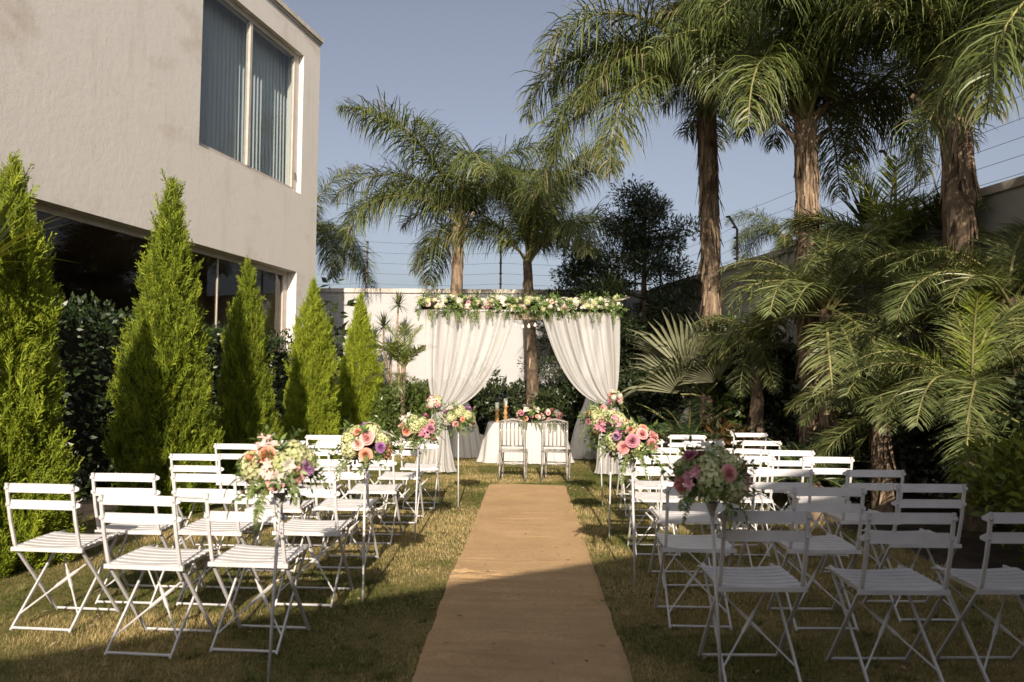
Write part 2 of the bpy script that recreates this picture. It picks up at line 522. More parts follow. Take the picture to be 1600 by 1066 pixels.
# ------------------------------------------------------------------ white house on the left
def house():
    ang = math.atan2(-0.9786, -0.2056)
    h = empty('house', (-4.5, 16.5, 0), ang, 'tall off-white plastered house with a curtained upper window, left of the cypresses', 'house')
    T = 0.35; S = 3.64; TOP = 8.63; L = 22.0; D = 9.0
    w = MB()
    w.box(0, .70, -T, 0, S, TOP)
    w.box(.70, 4.07, -T, 0, S, 5.23); w.box(.70, 4.07, -T, 0, 8.07, TOP)
    w.box(4.07, L, -T, 0, S, TOP)
    w.box(0, .8, -T, 0, -.1, S); w.box(.8, 16, -T, 0, -.1, .5); w.box(16, L, -T, 0, -.1, S)
    w.box(0, .35, -D, -T, -.1, TOP); w.box(L-.35, L, -D, -T, -.1, TOP); w.box(.35, L-.35, -D, -D+.35, -.1, TOP)
    w.build('wall', M['house'], h)
    MB().box(-.04, L+.04, -D-.06, .06, TOP, TOP+.09).build('roof', M['coping'], h)
    MB().box(-.02, L+.02, -.4, .025, TOP-.05, TOP-.002).build('roof_trim', M['window_frame'], h)
    # floor slab and the rooms behind the glass
    MB().box(.36, L-.36, -D+.36, -T-.002, S, S+.3).build('floor_slab', M['room'], h)
    MB().box(.36, L-.36, -6.0, -5.85, 0, S-.01).build('room_wall', M['room'], h)
    MB().box(.36, L-.36, -5.84, -T-.01, .02, .12).build('room_floor', M['room'], h)
    MB().box(.36, L-.36, -3.0, -2.9, S+.31, TOP-.02).build('room_wall', M['room'], h)
    # upper window
    win = MB()
    win.box(.702, 4.068, -.16, -.10, 5.232, 5.33); win.box(.702, 4.068, -.16, -.10, 7.97, 8.068)
    win.box(.702, .90, -.155, -.095, 5.33, 7.97); win.box(4.02, 4.068, -.16, -.10, 5.33, 7.97)
    win = win.build('window', M['window_frame'], h)
    MB().box(2.455, 2.525, -.17, -.085, 5.33, 7.97).build('mullion', M['window_frame'], win)
    MB().box(.90, 2.455, -.135, -.129, 5.33, 7.97).build('pane', M['glass'], win)
    MB().box(2.525, 4.02, -.135, -.129, 5.33, 7.97).build('pane', M['glass'], win)
    lk = MB(); lk.lathe([(.0, 0), (.02, 0), (.02, .02), (.0, .02)], 8, (.79, -.085, 5.62)); lk.box(.775, .805, -.095, -.07, 5.50, 5.60)
    lk.build('latch', M['post_metal'], win)
    for (a, b, seed) in ((.45, 2.40, 1), (2.42, 4.35, 2)):
        rr = np.random.default_rng(seed)
        n = 240; s = np.linspace(a, b, n)
        ph = np.cumsum(rr.uniform(.7, 1.5, n)) * (b-a)/n*46
        V = []; F = []
        zs = [5.05, 5.6, 6.5, 7.4, 8.2]
        for k, z in enumerate(zs):
            amp = .055 - .008*k
            for i in range(n):
                V.append((s[i] + .02*math.cos(ph[i]), -.43 + amp*math.sin(ph[i] + .15*k*math.sin(s[i]*3)), z))
        for k in range(len(zs)-1):
            for i in range(n-1):
                F.append((k*n+i, k*n+i+1, (k+1)*n+i+1, (k+1)*n+i))
        me = np_mesh('curtain', V, F, M['curtain_grey'], smooth=True)
        link(bpy.data.objects.new('curtain', me), h)
    # ground-floor glazing
    g = MB()
    g.box(.802, 16, -.26, -.20, S-.09, S-.002); g.box(.802, 16, -.26, -.20, .502, .58)
    g.box(.802, .96, -.255, -.195, .58, S-.09)
    g = g.build('window', M['window_frame'], h)
    cuts = [.96, 3.13, 7.0, 10.5, 15.9]
    for a, b in zip(cuts[:-1], cuts[1:]):
        MB().box(a+(.012 if a > 1 else .001), b-.012, -.235, -.227, .58, S-.09).build('pane', M['dark_glass'], g)
        MB().box(b-.012, b+.012, -.25, -.21, .58, S-.09).build('mullion', M['window_frame'], g)
    return h
house()

# house behind the camera: its roof edge throws the shade over the first rows
M['dark_cladding'] = mat_plain('dark_cladding', (0.10, 0.075, 0.055), 0.7, 0.2, 3.0)
def house_behind():
    H = 4.3
    h = empty('house', (0.28, -3.03, 0), math.atan2(.6025, .798), 'flat-roofed brown house standing behind the front rows, shading them', 'house')
    w = MB(); w.box(-13, 7.6, -8, 0, -.1, H-.12); w.build('wall', M['dark_cladding'], h)
    MB().box(-13.1, 7.62, -8.1, .0, H-.118, H).build('roof', M['coping'], h)
    for s in (-12, -8.5, .5, 4):
        win = MB(); win.box(s, s+2.4, .002, .06, 1.6, 3.2); win = win.build('window', M['window_frame'], h)
        MB().box(s+.08, s+1.16, .061, .066, 1.68, 3.12).build('pane', M['dark_glass'], win)
        MB().box(s+1.24, s+2.32, .061, .066, 1.68, 3.12).build('pane', M['dark_glass'], win)
    d = MB(); d.box(-4, -1.4, .002, .06, -.1, 2.3); d = d.build('door', M['window_frame'], h)
    MB().box(-3.9, -2.75, .061, .066, .05, 2.2).build('pane', M['dark_glass'], d)
    MB().box(-2.65, -1.5, .061, .066, .05, 2.2).build('pane', M['dark_glass'], d)
    return h
house_behind()

# ------------------------------------------------------------------ boundary walls and electric fences
def boundary(p0, p1, height, mat, label, t=0.2, cop=.10):
    p0 = Vector((*p0, 0)); p1 = Vector((*p1, 0))
    d = p1 - p0; L = d.length
    w = empty('garden_wall', p0, math.atan2(d.y, d.x), label, 'wall')
    MB().box(0, L, -t/2, t/2, -.1, height-cop).build('wall', mat, w)
    n = max(1, int(L/3.0))
    for i in range(n):
        MB().box(i*L/n+.004, (i+1)*L/n-.004, -t/2-.05, t/2+.05, height-cop+.001, height).build('coping', M['coping'], w)
    return w
boundary((-9.5, 19.6), (3.02, 19.6), 3.76, M['white_wall'], 'white boundary wall at the far end behind the flower arch')
boundary((WR(19.45), 19.45), (WR(-8), -8), 3.80, M['grey_wall'], 'grey rendered boundary wall receding along the right behind the palms')

def fence(pts, base, hh, tilt, label, inward, wires=5, kink=.72):
    p0 = Vector((*pts[0], 0))
    f = empty('electric_fence', (p0.x, p0.y, base), 0, label, 'fence')
    tops = []
    for (x, y) in pts:
        q = Vector((x, y, 0)) - p0
        k = q + Vector((0, 0, hh*kink)); t = k + Vector((inward[0]*tilt, inward[1]*tilt, hh*(1-kink)))
        po = MB(); po.tube([q, k, t], .024, 6); po.build('post', M['post_metal'], f)
        pos = []
        for i in range(wires):
            u = .12 + .86*i/(wires-1)
            p = q.lerp(k, u/kink) if u < kink else k.lerp(t, (u-kink)/(1-kink))
            pos.append(p)
            c = MB(); c.lathe([(.018, -.02), (.04, -.008), (.04, .008), (.018, .02)], 8, p + Vector((inward[0]*.035, inward[1]*.035, 0))); c.build('insulator', M['wire'], f)
        tops.append(pos)
    for i in range(wires):
        line = []
        for a, b in zip(tops[:-1], tops[1:]):
            A = a[i] + Vector((inward[0]*.04, inward[1]*.04, 0)); B = b[i] + Vector((inward[0]*.04, inward[1]*.04, 0))
            for s in range(6):
                u = s/6; line.append(A.lerp(B, u) - Vector((0, 0, .05*4*u*(1-u))))
        line.append(B)
        MB().tube(line, .003, 4).build('wire', M['wire'], f)
    return f
fence([(-7.36, 19.6), (-4.06, 19.6), (-.75, 19.6), (2.56, 19.6)], 3.76, 1.2, .0, 'electric fence with thin wires on top of the far white wall', (0, -1))
fence([(WR(y), y) for y in (19.2, 15.5, 11.1, 6.7, 2.3)], 3.8, .95, .16, 'electric fence with bent metal posts on top of the right wall', (-1, 0))
# ------------------------------------------------------------------ leaf builders (numpy)
def nrm(a):
    return a / np.maximum(np.linalg.norm(a, axis=-1, keepdims=True), 1e-9)

def leaf_quads(P, D, Nn, length, width, fold=0.15):
    """kites: base P, along D, facing Nn. returns V (n*4,3), F (n,4)"""
    n = len(P)
    length = np.broadcast_to(np.asarray(length, float), (n,))[:, None]
    width = np.broadcast_to(np.asarray(width, float), (n,))[:, None]
    D = nrm(D); S = nrm(np.cross(D, Nn)); U = np.cross(S, D)
    mid = P + D*length*.42
    V = np.stack([P, mid + S*width*.5 + U*width*fold, P + D*length, mid - S*width*.5 + U*width*fold], 1)
    F = np.arange(n*4).reshape(n, 4)
    return V.reshape(-1, 3), F

def rnd_dirs(n, r=rng):
    return nrm(r.normal(size=(n, 3)))

def ribbons(P, D, W, length, width, segs, droop, prof, twist=0.0, r=rng):
    """n curved ribbons starting at P along D with width direction W, bending down by droop"""
    n = len(P)
    length = np.broadcast_to(np.asarray(length, float), (n,))[:, None]
    width = np.broadcast_to(np.asarray(width, float), (n,))[:, None]
    droop = np.broadcast_to(np.asarray(droop, float), (n,))[:, None]
    d = nrm(D.copy()); q = P.copy()
    rows = []
    for k in range(segs+1):
        w = nrm(W - d*np.sum(W*d, -1, keepdims=True))
        rows.append(np.stack([q + w*width*prof[k]*.5, q - w*width*prof[k]*.5], 1))
        if k < segs:
            q = q + d*length/segs
            d = nrm(d + np.array([0, 0, -1.0])*droop/segs*(k+1)*.9)
    V = np.stack(rows, 1).reshape(n, -1, 3)          # n,(segs+1)*2,3
    m = (segs+1)*2
    f = np.array([[2*k, 2*k+1, 2*k+3, 2*k+2] for k in range(segs)])
    F = (np.arange(n)[:, None, None]*m + f[None]).reshape(-1, 4)
    return V.reshape(-1, 3), F, m

def frond_mesh(name, mat, L=3.0, e0=60, droop=90, npair=120, ll=.62, lw=.030, start=.16, plum=.45, fwd=.55,
               ldroop=.55, segs=3, seed=0, rad=.03, power=1.25, side=0.0, tipdead=0.0, jit=.07):
    r = np.random.default_rng(seed)
    K = 26
    t = np.linspace(0, 1, K)
    e = np.radians(e0) - np.radians(droop)*t**power
    yaw = side*t**1.5
    seg = np.stack([np.cos(e)*np.cos(yaw), np.cos(e)*np.sin(yaw), np.sin(e)], -1)
    pts = np.concatenate([[np.zeros(3)], np.cumsum((seg[:-1]+seg[1:])/2*L/(K-1), 0)])
    # rachis tube, 5 sided
    S0 = np.stack([-np.sin(yaw), np.cos(yaw), np.zeros(K)], -1)
    N0 = np.cross(seg, S0)
    rr = rad*(1-t)**.8 + .004
    ang = np.linspace(0, 2*np.pi, 6)[:-1]
    ring = pts[:, None] + (S0[:, None]*np.cos(ang)[None, :, None]*1.2 + N0[:, None]*np.sin(ang)[None, :, None]*.8)*rr[:, None, None]
    RV = ring.reshape(-1, 3)
    RF = np.array([[i*5+j, i*5+(j+1) % 5, (i+1)*5+(j+1) % 5, (i+1)*5+j] for i in range(K-1) for j in range(5)])
    # leaflets
    n = npair*2
    u = start + (1-start)*np.sort(r.uniform(0, 1, n))
    sg = np.where(np.arange(n) % 2 == 0, 1.0, -1.0)
    def ip(a): return np.stack([np.interp(u, t, a[:, k]) for k in range(3)], -1)
    P, Tn, S, Nn = ip(pts), nrm(ip(seg)), nrm(ip(S0)), nrm(ip(N0))
    v = (u-start)/(1-start)
    prof = np.clip(np.sin(np.pi*np.clip(v*.86+.12, 0, 1))**.6, .25, 1)
    ln = ll*prof*r.uniform(.8, 1.15, n)
    D = Tn*(fwd+.35*v)[:, None] + S*sg[:, None] + Nn*(r.normal(0, plum, n)+.1)[:, None] + r.normal(0, jit, (n, 3))
    W = np.cross(nrm(D), Nn + r.normal(0, .35, (n, 3)))
    LV, LF, m = ribbons(P, D, W, ln, lw*r.uniform(.7, 1.25, n), segs, ldroop*r.uniform(.6, 1.4, n), {4: [.5, 1.0, .9, .6, .04], 3: [.55, 1.0, .75, 0.05], 2: [.6, 1, .05]}[segs])
    tint = np.repeat(np.clip(r.normal(.45, .2, n) + tipdead*v**3, 0, 1), m)
    V = np.concatenate([RV, LV]); F = np.concatenate([RF, LF + len(RV)])
    tt = np.concatenate([np.full(len(RV), .5), tint])
    mi = np.concatenate([np.ones(len(RF), int), np.zeros(len(LF), int)])
    return np_mesh(name, V, F, [mat, M['rachis']], tint=tt, mat_idx=mi)

# queen palm fronds by the angle at which they leave the crown
QUEEN = {}
for e0, dr in ((82, 66), (66, 98), (48, 112), (28, 100), (8, 85), (-15, 62)):
    for s in range(2):
        QUEEN[(e0, s)] = frond_mesh('frond', M['leaf_queen'], 3.05, e0, dr + 18 + (s*16-8), 185, .82, .017, .15, .62, .5, 1.35, 4, jit=.17,
                                    seed=e0+90+s*400, side=(s-.5)*.5, tipdead=.2)
DEADF = frond_mesh('frond', M['leaf_queen_dead'], 2.0, -10, 75, 60, .4, .02, .25, .5, .5, 1.2, 3, seed=99)
DATE = {}
for e0, dr in ((80, 70), (58, 90), (36, 90), (12, 70), (-12, 50)):
    for s in range(2):
        DATE[(e0, s)] = frond_mesh('frond', M['leaf_date'], 1.45, e0, dr+s*14, 84, .35, .0105, .12, .26, .6, .42, 3, jit=.12,
                                   seed=e0+700+s*31, rad=.014, side=(s-.5)*.4)
FRESH = frond_mesh('frond', M['leaf_fresh'], 1.3, 84, 40, 70, .36, .012, .14, .25, .9, .3, 3, jit=.12, seed=41, rad=.014)
FRESH2 = frond_mesh('frond', M['leaf_fresh'], 1.3, 62, 75, 60, .36, .018, .14, .22, .7, .4, 3, jit=.12, seed=42, rad=.014)
CYCAD = {}
for e0, dr in ((70, 55), (45, 55), (20, 50)):
    CYCAD[e0] = frond_mesh('frond', M['leaf_cycad'], 1.05, e0, dr, 55, .17, .014, .1, .08, .35, .12, 2, seed=e0+11, rad=.012)

def trunk_mesh(h, r0, r1, lean=(0, 0), seed=0, rings=26, n=18, rough=.035, mat=None, flare=.25, ringamp=.0):
    r = np.random.default_rng(seed)
    V = []; F = []
    for i in range(rings+1):
        t = i/rings
        rad = r0 + (r1-r0)*t + r0*flare*math.exp(-t*9)
        cx = lean[0]*t**1.4; cy = lean[1]*t**1.4
        for k in range(n):
            a = 2*math.pi*k/n
            rr = rad*(1 + r.normal(0, rough)) + ringamp*math.sin(t*h*26)
            V.append((cx+rr*math.cos(a), cy+rr*math.sin(a), h*t - (.08 if i == 0 else 0)))
    for i in range(rings):
        for k in range(n):
            F.append((i*n+k, i*n+(k+1) % n, (i+1)*n+(k+1) % n, (i+1)*n+k))
    return np_mesh('trunk', V, F, mat or M['bark_palm'], smooth=True)

def fibre_mesh(h0, h1, rad0, rad1, lean, htot, n=260, seed=0, ln=(.12, .45)):
    """old leaf-base fibre strips hugging a palm trunk"""
    r = np.random.default_rng(seed)
    z = r.uniform(h0, h1, n); a = r.uniform(0, 2*np.pi, n)
    t = z/htot
    rad = rad0 + (rad1-rad0)*t + .006
    c = np.stack([lean[0]*t**1.4, lean[1]*t**1.4], -1)
    rd = np.stack([np.cos(a), np.sin(a), np.zeros(n)], -1)
    P = np.concatenate([c, z[:, None]], -1) + rd*rad[:, None]
    D = np.stack([r.normal(0, .12, n), r.normal(0, .12, n), -np.ones(n)], -1) + rd*r.uniform(.0, .05, n)[:, None]
    W = np.cross(rd, D)
    V, F, m = ribbons(P, D, W, r.uniform(ln[0], ln[1], n), r.uniform(.015, .05, n), 2, .05, [.9, 1, .35], r=r)
    return np_mesh('bark_fibre', V, F, M['bark_fibre'], tint=np.repeat(r.uniform(0, 1, n), m))

def stub_mesh(seed=0):
    b = MB(); b.tube([(0, 0, 0), (.10, 0, .17), (.26, 0, .36), (.46, 0, .50)], [.055, .045, .035, .028], 7)
    return b.mesh('leaf_stub', M['bark_palm'], True)
STUB = stub_mesh()
PETI = MB().tube([(0, 0, 0), (.05, 0, .35), (.14, 0, .75), (.3, 0, 1.15)], [.06, .05, .036, .026], 7).mesh('petiole', M['bark_palm'], True)

def palm(name, label, cat, x, y, crown_z, r0, r1, spec, scale=1.0, lean=(0, 0), seed=0, variants=None, mat=None, fibres=0,
         stubs=0, rough=.035, group=None, extra=(), dead=0, ringamp=0.0):
    """spec: list of (azimuth deg, elevation class, scale, variant)"""
    o = empty(name, (x, y, 0), 0, label, cat, group)
    inst('trunk', trunk_mesh(crown_z, r0, r1, lean, seed, mat=mat, rough=rough, ringamp=ringamp), o)
    r = random.Random(seed)
    top = (lean[0], lean[1], crown_z-.05)
    variants = variants or QUEEN
    for (az, e0, sc, s) in spec:
        key = (e0, s) if (e0, s) in variants else e0
        inst('frond', variants[key], o, (top[0]+r.uniform(-.04, .04), top[1]+r.uniform(-.04, .04), top[2]+r.uniform(-.1, .1)),
             (r.uniform(-.08, .08), r.uniform(-.06, .06), R(az)), sc*scale)
    for (me, az, sc, dz) in extra:
        inst('frond', me, o, (top[0], top[1], top[2]+dz), (0, 0, R(az)), sc)
    if fibres:
        tag(inst('bark_fibre', fibre_mesh(.3, crown_z, r0, r1, lean, crown_z, fibres, seed), o), kind='stuff')
    for k in range(stubs):
        t = 1 - r.uniform(.01, .16)
        inst('leaf_stub', STUB, o, (lean[0]*t**1.4, lean[1]*t**1.4, crown_z*t), (0, 0, r.uniform(0, 6.28)), r.uniform(.8, 1.15))
    for k in range(dead):
        inst('frond', DEADF, o, (top[0], top[1], top[2]-.25), (0, 0, r.uniform(0, 6.28)), r.uniform(.6, .8))
    return o

def radial(n, classes, seed, sc=(.85, 1.05), az0=0):
    r = random.Random(seed); out = []
    for i in range(n):
        out.append((az0 + i*137.5 + r.uniform(-14, 14), classes[i % len(classes)], r.uniform(*sc), r.randint(0, 1)))
    return out

# ------------------------------------------------------------------ palms
CL = [82, 66, 48, 28, 48, 8, 66, 28, -15, 48, 8, 28]
palm('palm_tree', 'queen palm with arching fronds rising behind the left half of the flower arch', 'palm tree', -1.71, 18.0, 5.0, .15, .125,
     radial(9, [82, 66, 66, 82, 48, 66, 28], 3) + [(188, 82, 1.25, 0), (215, 82, 1.1, 1), (175, 66, 1.05, 1), (190, 48, .95, 0), (0, 66, 1.0, 0)], 1.12, (.05, 0), 3, fibres=120, stubs=4)
palm('palm_tree', 'slender young queen palm with spread petioles behind the arch centre', 'palm tree', .09, 18.2, 4.25, .16, .10,
     radial(12, [82, 82, 66, 66, 48, 82], 5, (.85, 1.05)) + [(182, 66, 1.1, 0), (5, 66, 1.05, 1), (350, 82, 1.1, 0)], 1.1, (-.18, 0), 5, mat=M['twig'], fibres=40)  # dark twig colour on this trunk stands in for the shade over it
palm('palm_tree', 'tall queen palm with thick reddish fibrous trunk right of the arch', 'palm tree', 2.97, 13.0, 6.45, .155, .15,
     radial(13, [82, 66, 48, 66, 48, 28, 66], 8) + [(178, 48, 1.12, 0), (190, 28, 1.1, 1), (205, 48, 1.1, 0), (215, 8, 1.0, 1), (186, 8, 1.1, 0), (240, 66, 1, 0), (300, 48, 1, 1), (265, 28, 1.0, 0)],
     1.08, (-.12, 0), 8, fibres=620, stubs=3, rough=.06)
palm('palm_tree', 'dark-trunked queen palm with forked leaf stubs in the middle of the right bed', 'palm tree', 3.82, 11.0, 5.1, .15, .15,
     radial(12, [82, 66, 66, 48, 82], 13) + [(250, 66, 1, 0), (195, 66, 1, 1), (320, 66, 1, 0), (230, 48, 1, 1), (40, 66, 1, 0), (90, 66, 1, 1), (10, 48, 1, 0)], 1.0, (-.03, 0), 13, fibres=420, stubs=5, rough=.06)
palm('palm_tree', 'queen palm with pale peeling trunk nearest the right edge of the garden', 'palm tree', 5.02, 9.4, 5.0, .19, .165,
     radial(12, [82, 82, 66, 66, 82, 66], 21) + [(185, 66, 1.1, 0), (170, 82, 1.05, 1), (215, 66, 1.0, 1), (240, 82, 1, 0), (120, 66, 1, 1), (150, 82, 1.1, 0), (100, 48, 1, 0), (260, 66, .9, 1)], 1.05, (-.02, 0), 21, fibres=520, stubs=6, rough=.07)
palm('palm_tree', 'palm beyond the far wall showing drooping fronds beside the house corner', 'palm tree', -6.7, 23.5, 6.0, .2, .17,
     radial(12, CL, 30), 1.0, (0, 0), 30)
palm('palm_tree', 'queen palm whose fronds hang in at the upper right corner of the garden', 'palm tree', 5.45, 6.9, 4.6, .2, .17,
     radial(14, [66, 48, 48, 28, 28, 8], 44), .95, (0, 0), 44, fibres=120)
palm('palm_tree', 'browning small palm beyond the right wall between two trunks', 'palm tree', 6.35, 20.0, 5.2, .2, .18,
     radial(12, [66, 48, 28, 8], 33, (.5, .62)), 1.0, (0, 0), 33, dead=6, fibres=80)

DC = [80, 58, 58, 36, 36, 12, 12, -12]
def date(label, x, y, z, n, seed, sc, classes=DC, extra=()):
    return palm('date_palm', label, 'palm', x, y, z, .11, .09, radial(n, classes, seed, (.85, 1.05)), sc, (0, 0), seed, DATE, M['bark_palm'],
                fibres=90, rough=.07, group='feathery date palms in the right bed', extra=extra)
date('feathery date palm with a wide pale crown in front of the dark trunk', 3.65, 9.9, 2.4, 32, 50, 1.2)
date('taller date palm with bright upright new fronds near the right wall', 4.7, 10.6, 3.1, 28, 51, 1.2, DC,
     [(FRESH, 200, 1.1, 0), (FRESH, 320, 1.05, 0), (FRESH, 260, 1.1, 0), (FRESH2, 170, 1.1, 0), (FRESH2, 290, 1.1, .05)])
date('low date palm on a brown trunk at the right behind the outer chairs', 4.35, 8.0, 1.35, 30, 52, 1.05, DC, [(FRESH, 250, .9, 0), (FRESH2, 130, .9, 0)])
date('shaded date palm with low spreading fronds over the outer chairs', 3.72, 8.6, 1.25, 22, 53, .85, [58, 36, 36, 12, -12])
date('fine-leaved date palm beside the reddish palm trunk', 3.40, 12.1, 2.15, 22, 54, .85)
date('date palm filling the right edge under the pale peeling trunk', 5.1, 8.6, 2.4, 28, 55, 1.25)
palm('feather_palm', 'small yellow-green feather palm on a thin trunk left of the drapes', 'palm', -2.45, 15.4, 1.75, .05, .045,
     [], 1.0, (0, 0), 60, DATE, M['bark_grey'], extra=[(FRESH2, a, s, 0) for a, s in ((10, .75), (75, .7), (150, .8), (200, .75), (260, .8), (320, .75))]
     + [(FRESH, a, .75, 0) for a in (40, 160, 280)] + [(DATE[(12, 0)], 190, .7, -.1), (DATE[(-12, 1)], 340, .7, -.1), (DATE[(12, 1)], 270, .7, -.1)])

# cycad
def cycad(x, y, label, sc):
    o = empty('cycad', (x, y, 0), 0, label, 'cycad')
    b = MB(); b.lathe([(.16, -.05), (.19, .15), (.17, .35), (.10, .45)], 12); b.build('trunk', M['bark_palm'], o, True)
    r = random.Random(4)
    for i in range(34):
        e = [70, 45, 45, 20, 20][i % 5]
        inst('frond', CYCAD[e], o, (0, 0, .40), (0, 0, R(i*137.5)), sc*r.uniform(.85, 1.1))
cycad(2.35, 12.0, 'dark glossy cycad rosette at the foot of the fan palm', 1.1)
cycad(3.05, 8.9, 'cycad with low green fronds behind the outer right chairs', .7)

# fan palm: pleated hand-shaped leaves
def fan_leaf(seed=0, rad=1.0, nseg=30, spread=200):
    r = np.random.default_rng(seed)
    V = []; F = []; tint = []
    for i in range(nseg):
        a0 = R(-spread/2 + spread*i/nseg); a1 = R(-spread/2 + spread*(i+1)/nseg); am = (a0+a1)/2
        L = rad*(1 - .28*abs(am/R(spread/2))**2)*r.uniform(.9, 1.05)
        tv = r.uniform(.2, .9)
        drop = r.uniform(.04, .16)
        def P(a, q, z): return (math.cos(a)*q, math.sin(a)*q, z + .55*abs(math.sin(a))*q)
        cup = -.10
        b = len(V)
        V += [P(a0, .05, .0), P(am, .05, .015), P(a1, .05, .0),
              P(a0, L*.55, cup*.3), P(am, L*.55, cup*.3+.045), P(a1, L*.55, cup*.3),
              P(am-(a1-a0)*.22, L*.8, cup*.8), P(am, L*.8, cup*.8+.02), P(am+(a1-a0)*.22, L*.8, cup*.8), P(am, L, cup-drop)]
        tint += [tv]*10
        F += [(b, b+1, b+4, b+3), (b+1, b+2, b+5, b+4), (b+3, b+4, b+7, b+6), (b+4, b+5, b+8, b+7), (b+6, b+7, b+9, b+9), (b+7, b+8, b+9, b+9)]
    F4 = [f for f in F if len(set(f)) == 4]; F3 = [f[:3] for f in F if len(set(f)) == 3]
    me = bpy.data.meshes.new('leaf'); me.from_pydata(V, [], F4+F3); me.materials.append(M['leaf_fan'])
    a = me.attributes.new('tint', 'FLOAT', 'POINT'); a.data.foreach_set('value', tint)
    return me
FANS = [fan_leaf(s) for s in range(3)]
def fan_palm(x, y, z, label):
    o = empty('fan_palm', (x, y, 0), 0, label, 'palm')
    inst('trunk', trunk_mesh(z, .13, .11, (0, 0), 71, rough=.08), o)
    r = random.Random(9)
    # (azimuth of petiole, elevation, petiole length, leaf radius, tilt of blade about its axis)
    for i, (az, el, pl, rad, roll, pitch) in enumerate([(180, 50, .55, 1.1, 35, 8), (195, 8, .45, 1.0, 20, 0), (120, 78, .4, 1.05, 80, 5),
                                         (20, 50, .6, .9, -60, 10), (280, 30, .5, .85, 20, -10), (150, 25, .5, .95, 30, 0), (215, 35, .5, .75, 40, 5), (60, 40, .6, .9, -50, 0)]):
        d = Vector((math.cos(R(az))*math.cos(R(el)), math.sin(R(az))*math.cos(R(el)), math.sin(R(el))))
        base = Vector((0, 0, z-.05)); tip = base + d*pl
        MB().tube([base, base.lerp(tip, .5)+Vector((0, 0, .03)), tip], [.022, .016, .012], 6).build('petiole', M['rachis'], o, True)
        mat = Matrix.Rotation(R(az), 4, 'Z') @ Matrix.Rotation(R(-el+pitch), 4, 'Y') @ Matrix.Rotation(R(roll), 4, 'X')
        l = inst('leaf', FANS[i % 3], o, tip, (0, 0, 0), rad)
        l.rotation_euler = mat.to_euler()
fan_palm(2.78, 12.7, 1.30, 'fan palm with pale hand-shaped leaves between the arch and the reddish trunk')

# sword-leaved plants
def sword_crown(n, L, w, seed, mat, lo=-35, hi=85):
    r = np.random.default_rng(seed)
    az = np.arange(n)*2.39996 + r.normal(0, .2, n)
    el = np.radians(np.linspace(hi, lo, n))
    D = np.stack([np.cos(az)*np.cos(el), np.sin(az)*np.cos(el), np.sin(el)], -1)
    W = np.stack([-np.sin(az), np.cos(az), np.zeros(n)], -1)
    V, F, m = ribbons(D*.02, D, W, L*r.uniform(.8, 1.1, n), w, 3, .35, [.9, 1.0, .7, .04], r=r)
    return np_mesh('crown', V, F, mat, tint=np.repeat(r.uniform(0, 1, n), m))
SW = [sword_crown(60, .42, .035, 1, M['leaf_yucca']), sword_crown(70, .75, .045, 2, M['leaf_yucca']), sword_crown(46, .85, .05, 3, M['leaf_lime'], 0, 85)]
def dracaena(label, x, y, heads, cls=0, sc=1.0, name='dracaena'):
    o = empty(name, (x, y, 0), 0, label, 'plant')
    for (dx, dy, z, s) in heads:
        MB().tube([(dx*.2, dy*.2, -.05), (dx*.5+.04, dy*.5, z*.45), (dx*.9-.03, dy, z*.8), (dx, dy, z)], [.04, .03, .025, .02], 7).build('stem', M['bark_grey'], o, True)
        inst('crown', SW[cls], o, (dx, dy, z), (0, 0, dx*9), s*sc)
dracaena('spiky dracaena with bare bent stems against the white wall', -3.05, 18.3, [(-.0, 0, 3.25, .85), (-.35, .1, 2.75, .9), (-.52, -.1, 2.45, .8), (-.1, -.2, 2.1, .75)])
dracaena('dark spiky yucca head rising beside the bent fence post', 4.85, 11.6, [(0, 0, 3.75, 1.0)], 1, 1.05, 'yucca')
dracaena('spiky yucca heads behind the pale peeling trunk', 5.25, 9.9, [(-.1, 0, 3.35, .95), (.3, .3, 3.0, 1.0)], 1, 1.0, 'yucca')
dracaena('long strap leaves at the far left edge before the nearest cypress', -3.93, 5.60, [(0, 0, 2.28, .78)], 2, 1.0, 'yucca')

# ------------------------------------------------------------------ golden cypresses
def spray_template(seed):
    """one feathery upright spray ~0.26 m long, as slim kites"""
    r = np.random.default_rng(seed)
    P = []; D = []; L = []; Wd = []
    P.append((0, 0, 0)); D.append((0, 0, 1)); L.append(.27); Wd.append(.016)
    for i in range(9):
        t = .02 + .024*i
        sg = 1 if i % 2 else -1
        tilt = r.uniform(.5, .85)
        d = np.array([sg*math.sin(tilt), r.normal(0, .25), math.cos(tilt)])
        l = .115*(1 - .06*i)*r.uniform(.8, 1.15)
        P.append((0, 0, t)); D.append(d); L.append(l); Wd.append(.017)
        for j in range(1):
            q = np.array([0, 0, t]) + d*l*.45
            s2 = 1 if i % 4 < 2 else -1
            d2 = nrm(d + np.array([r.normal(0, .25), s2*.5, .45]))
            P.append(q); D.append(d2); L.append(l*.55); Wd.append(.014)
    P = np.array(P, float); D = np.array(D, float); n = len(P)
    return leaf_quads(P, D, r.normal(size=(n, 3)), np.array(L), np.array(Wd), .1)[0]     # (n*4,3)
SPR = [spray_template(s) for s in range(4)]

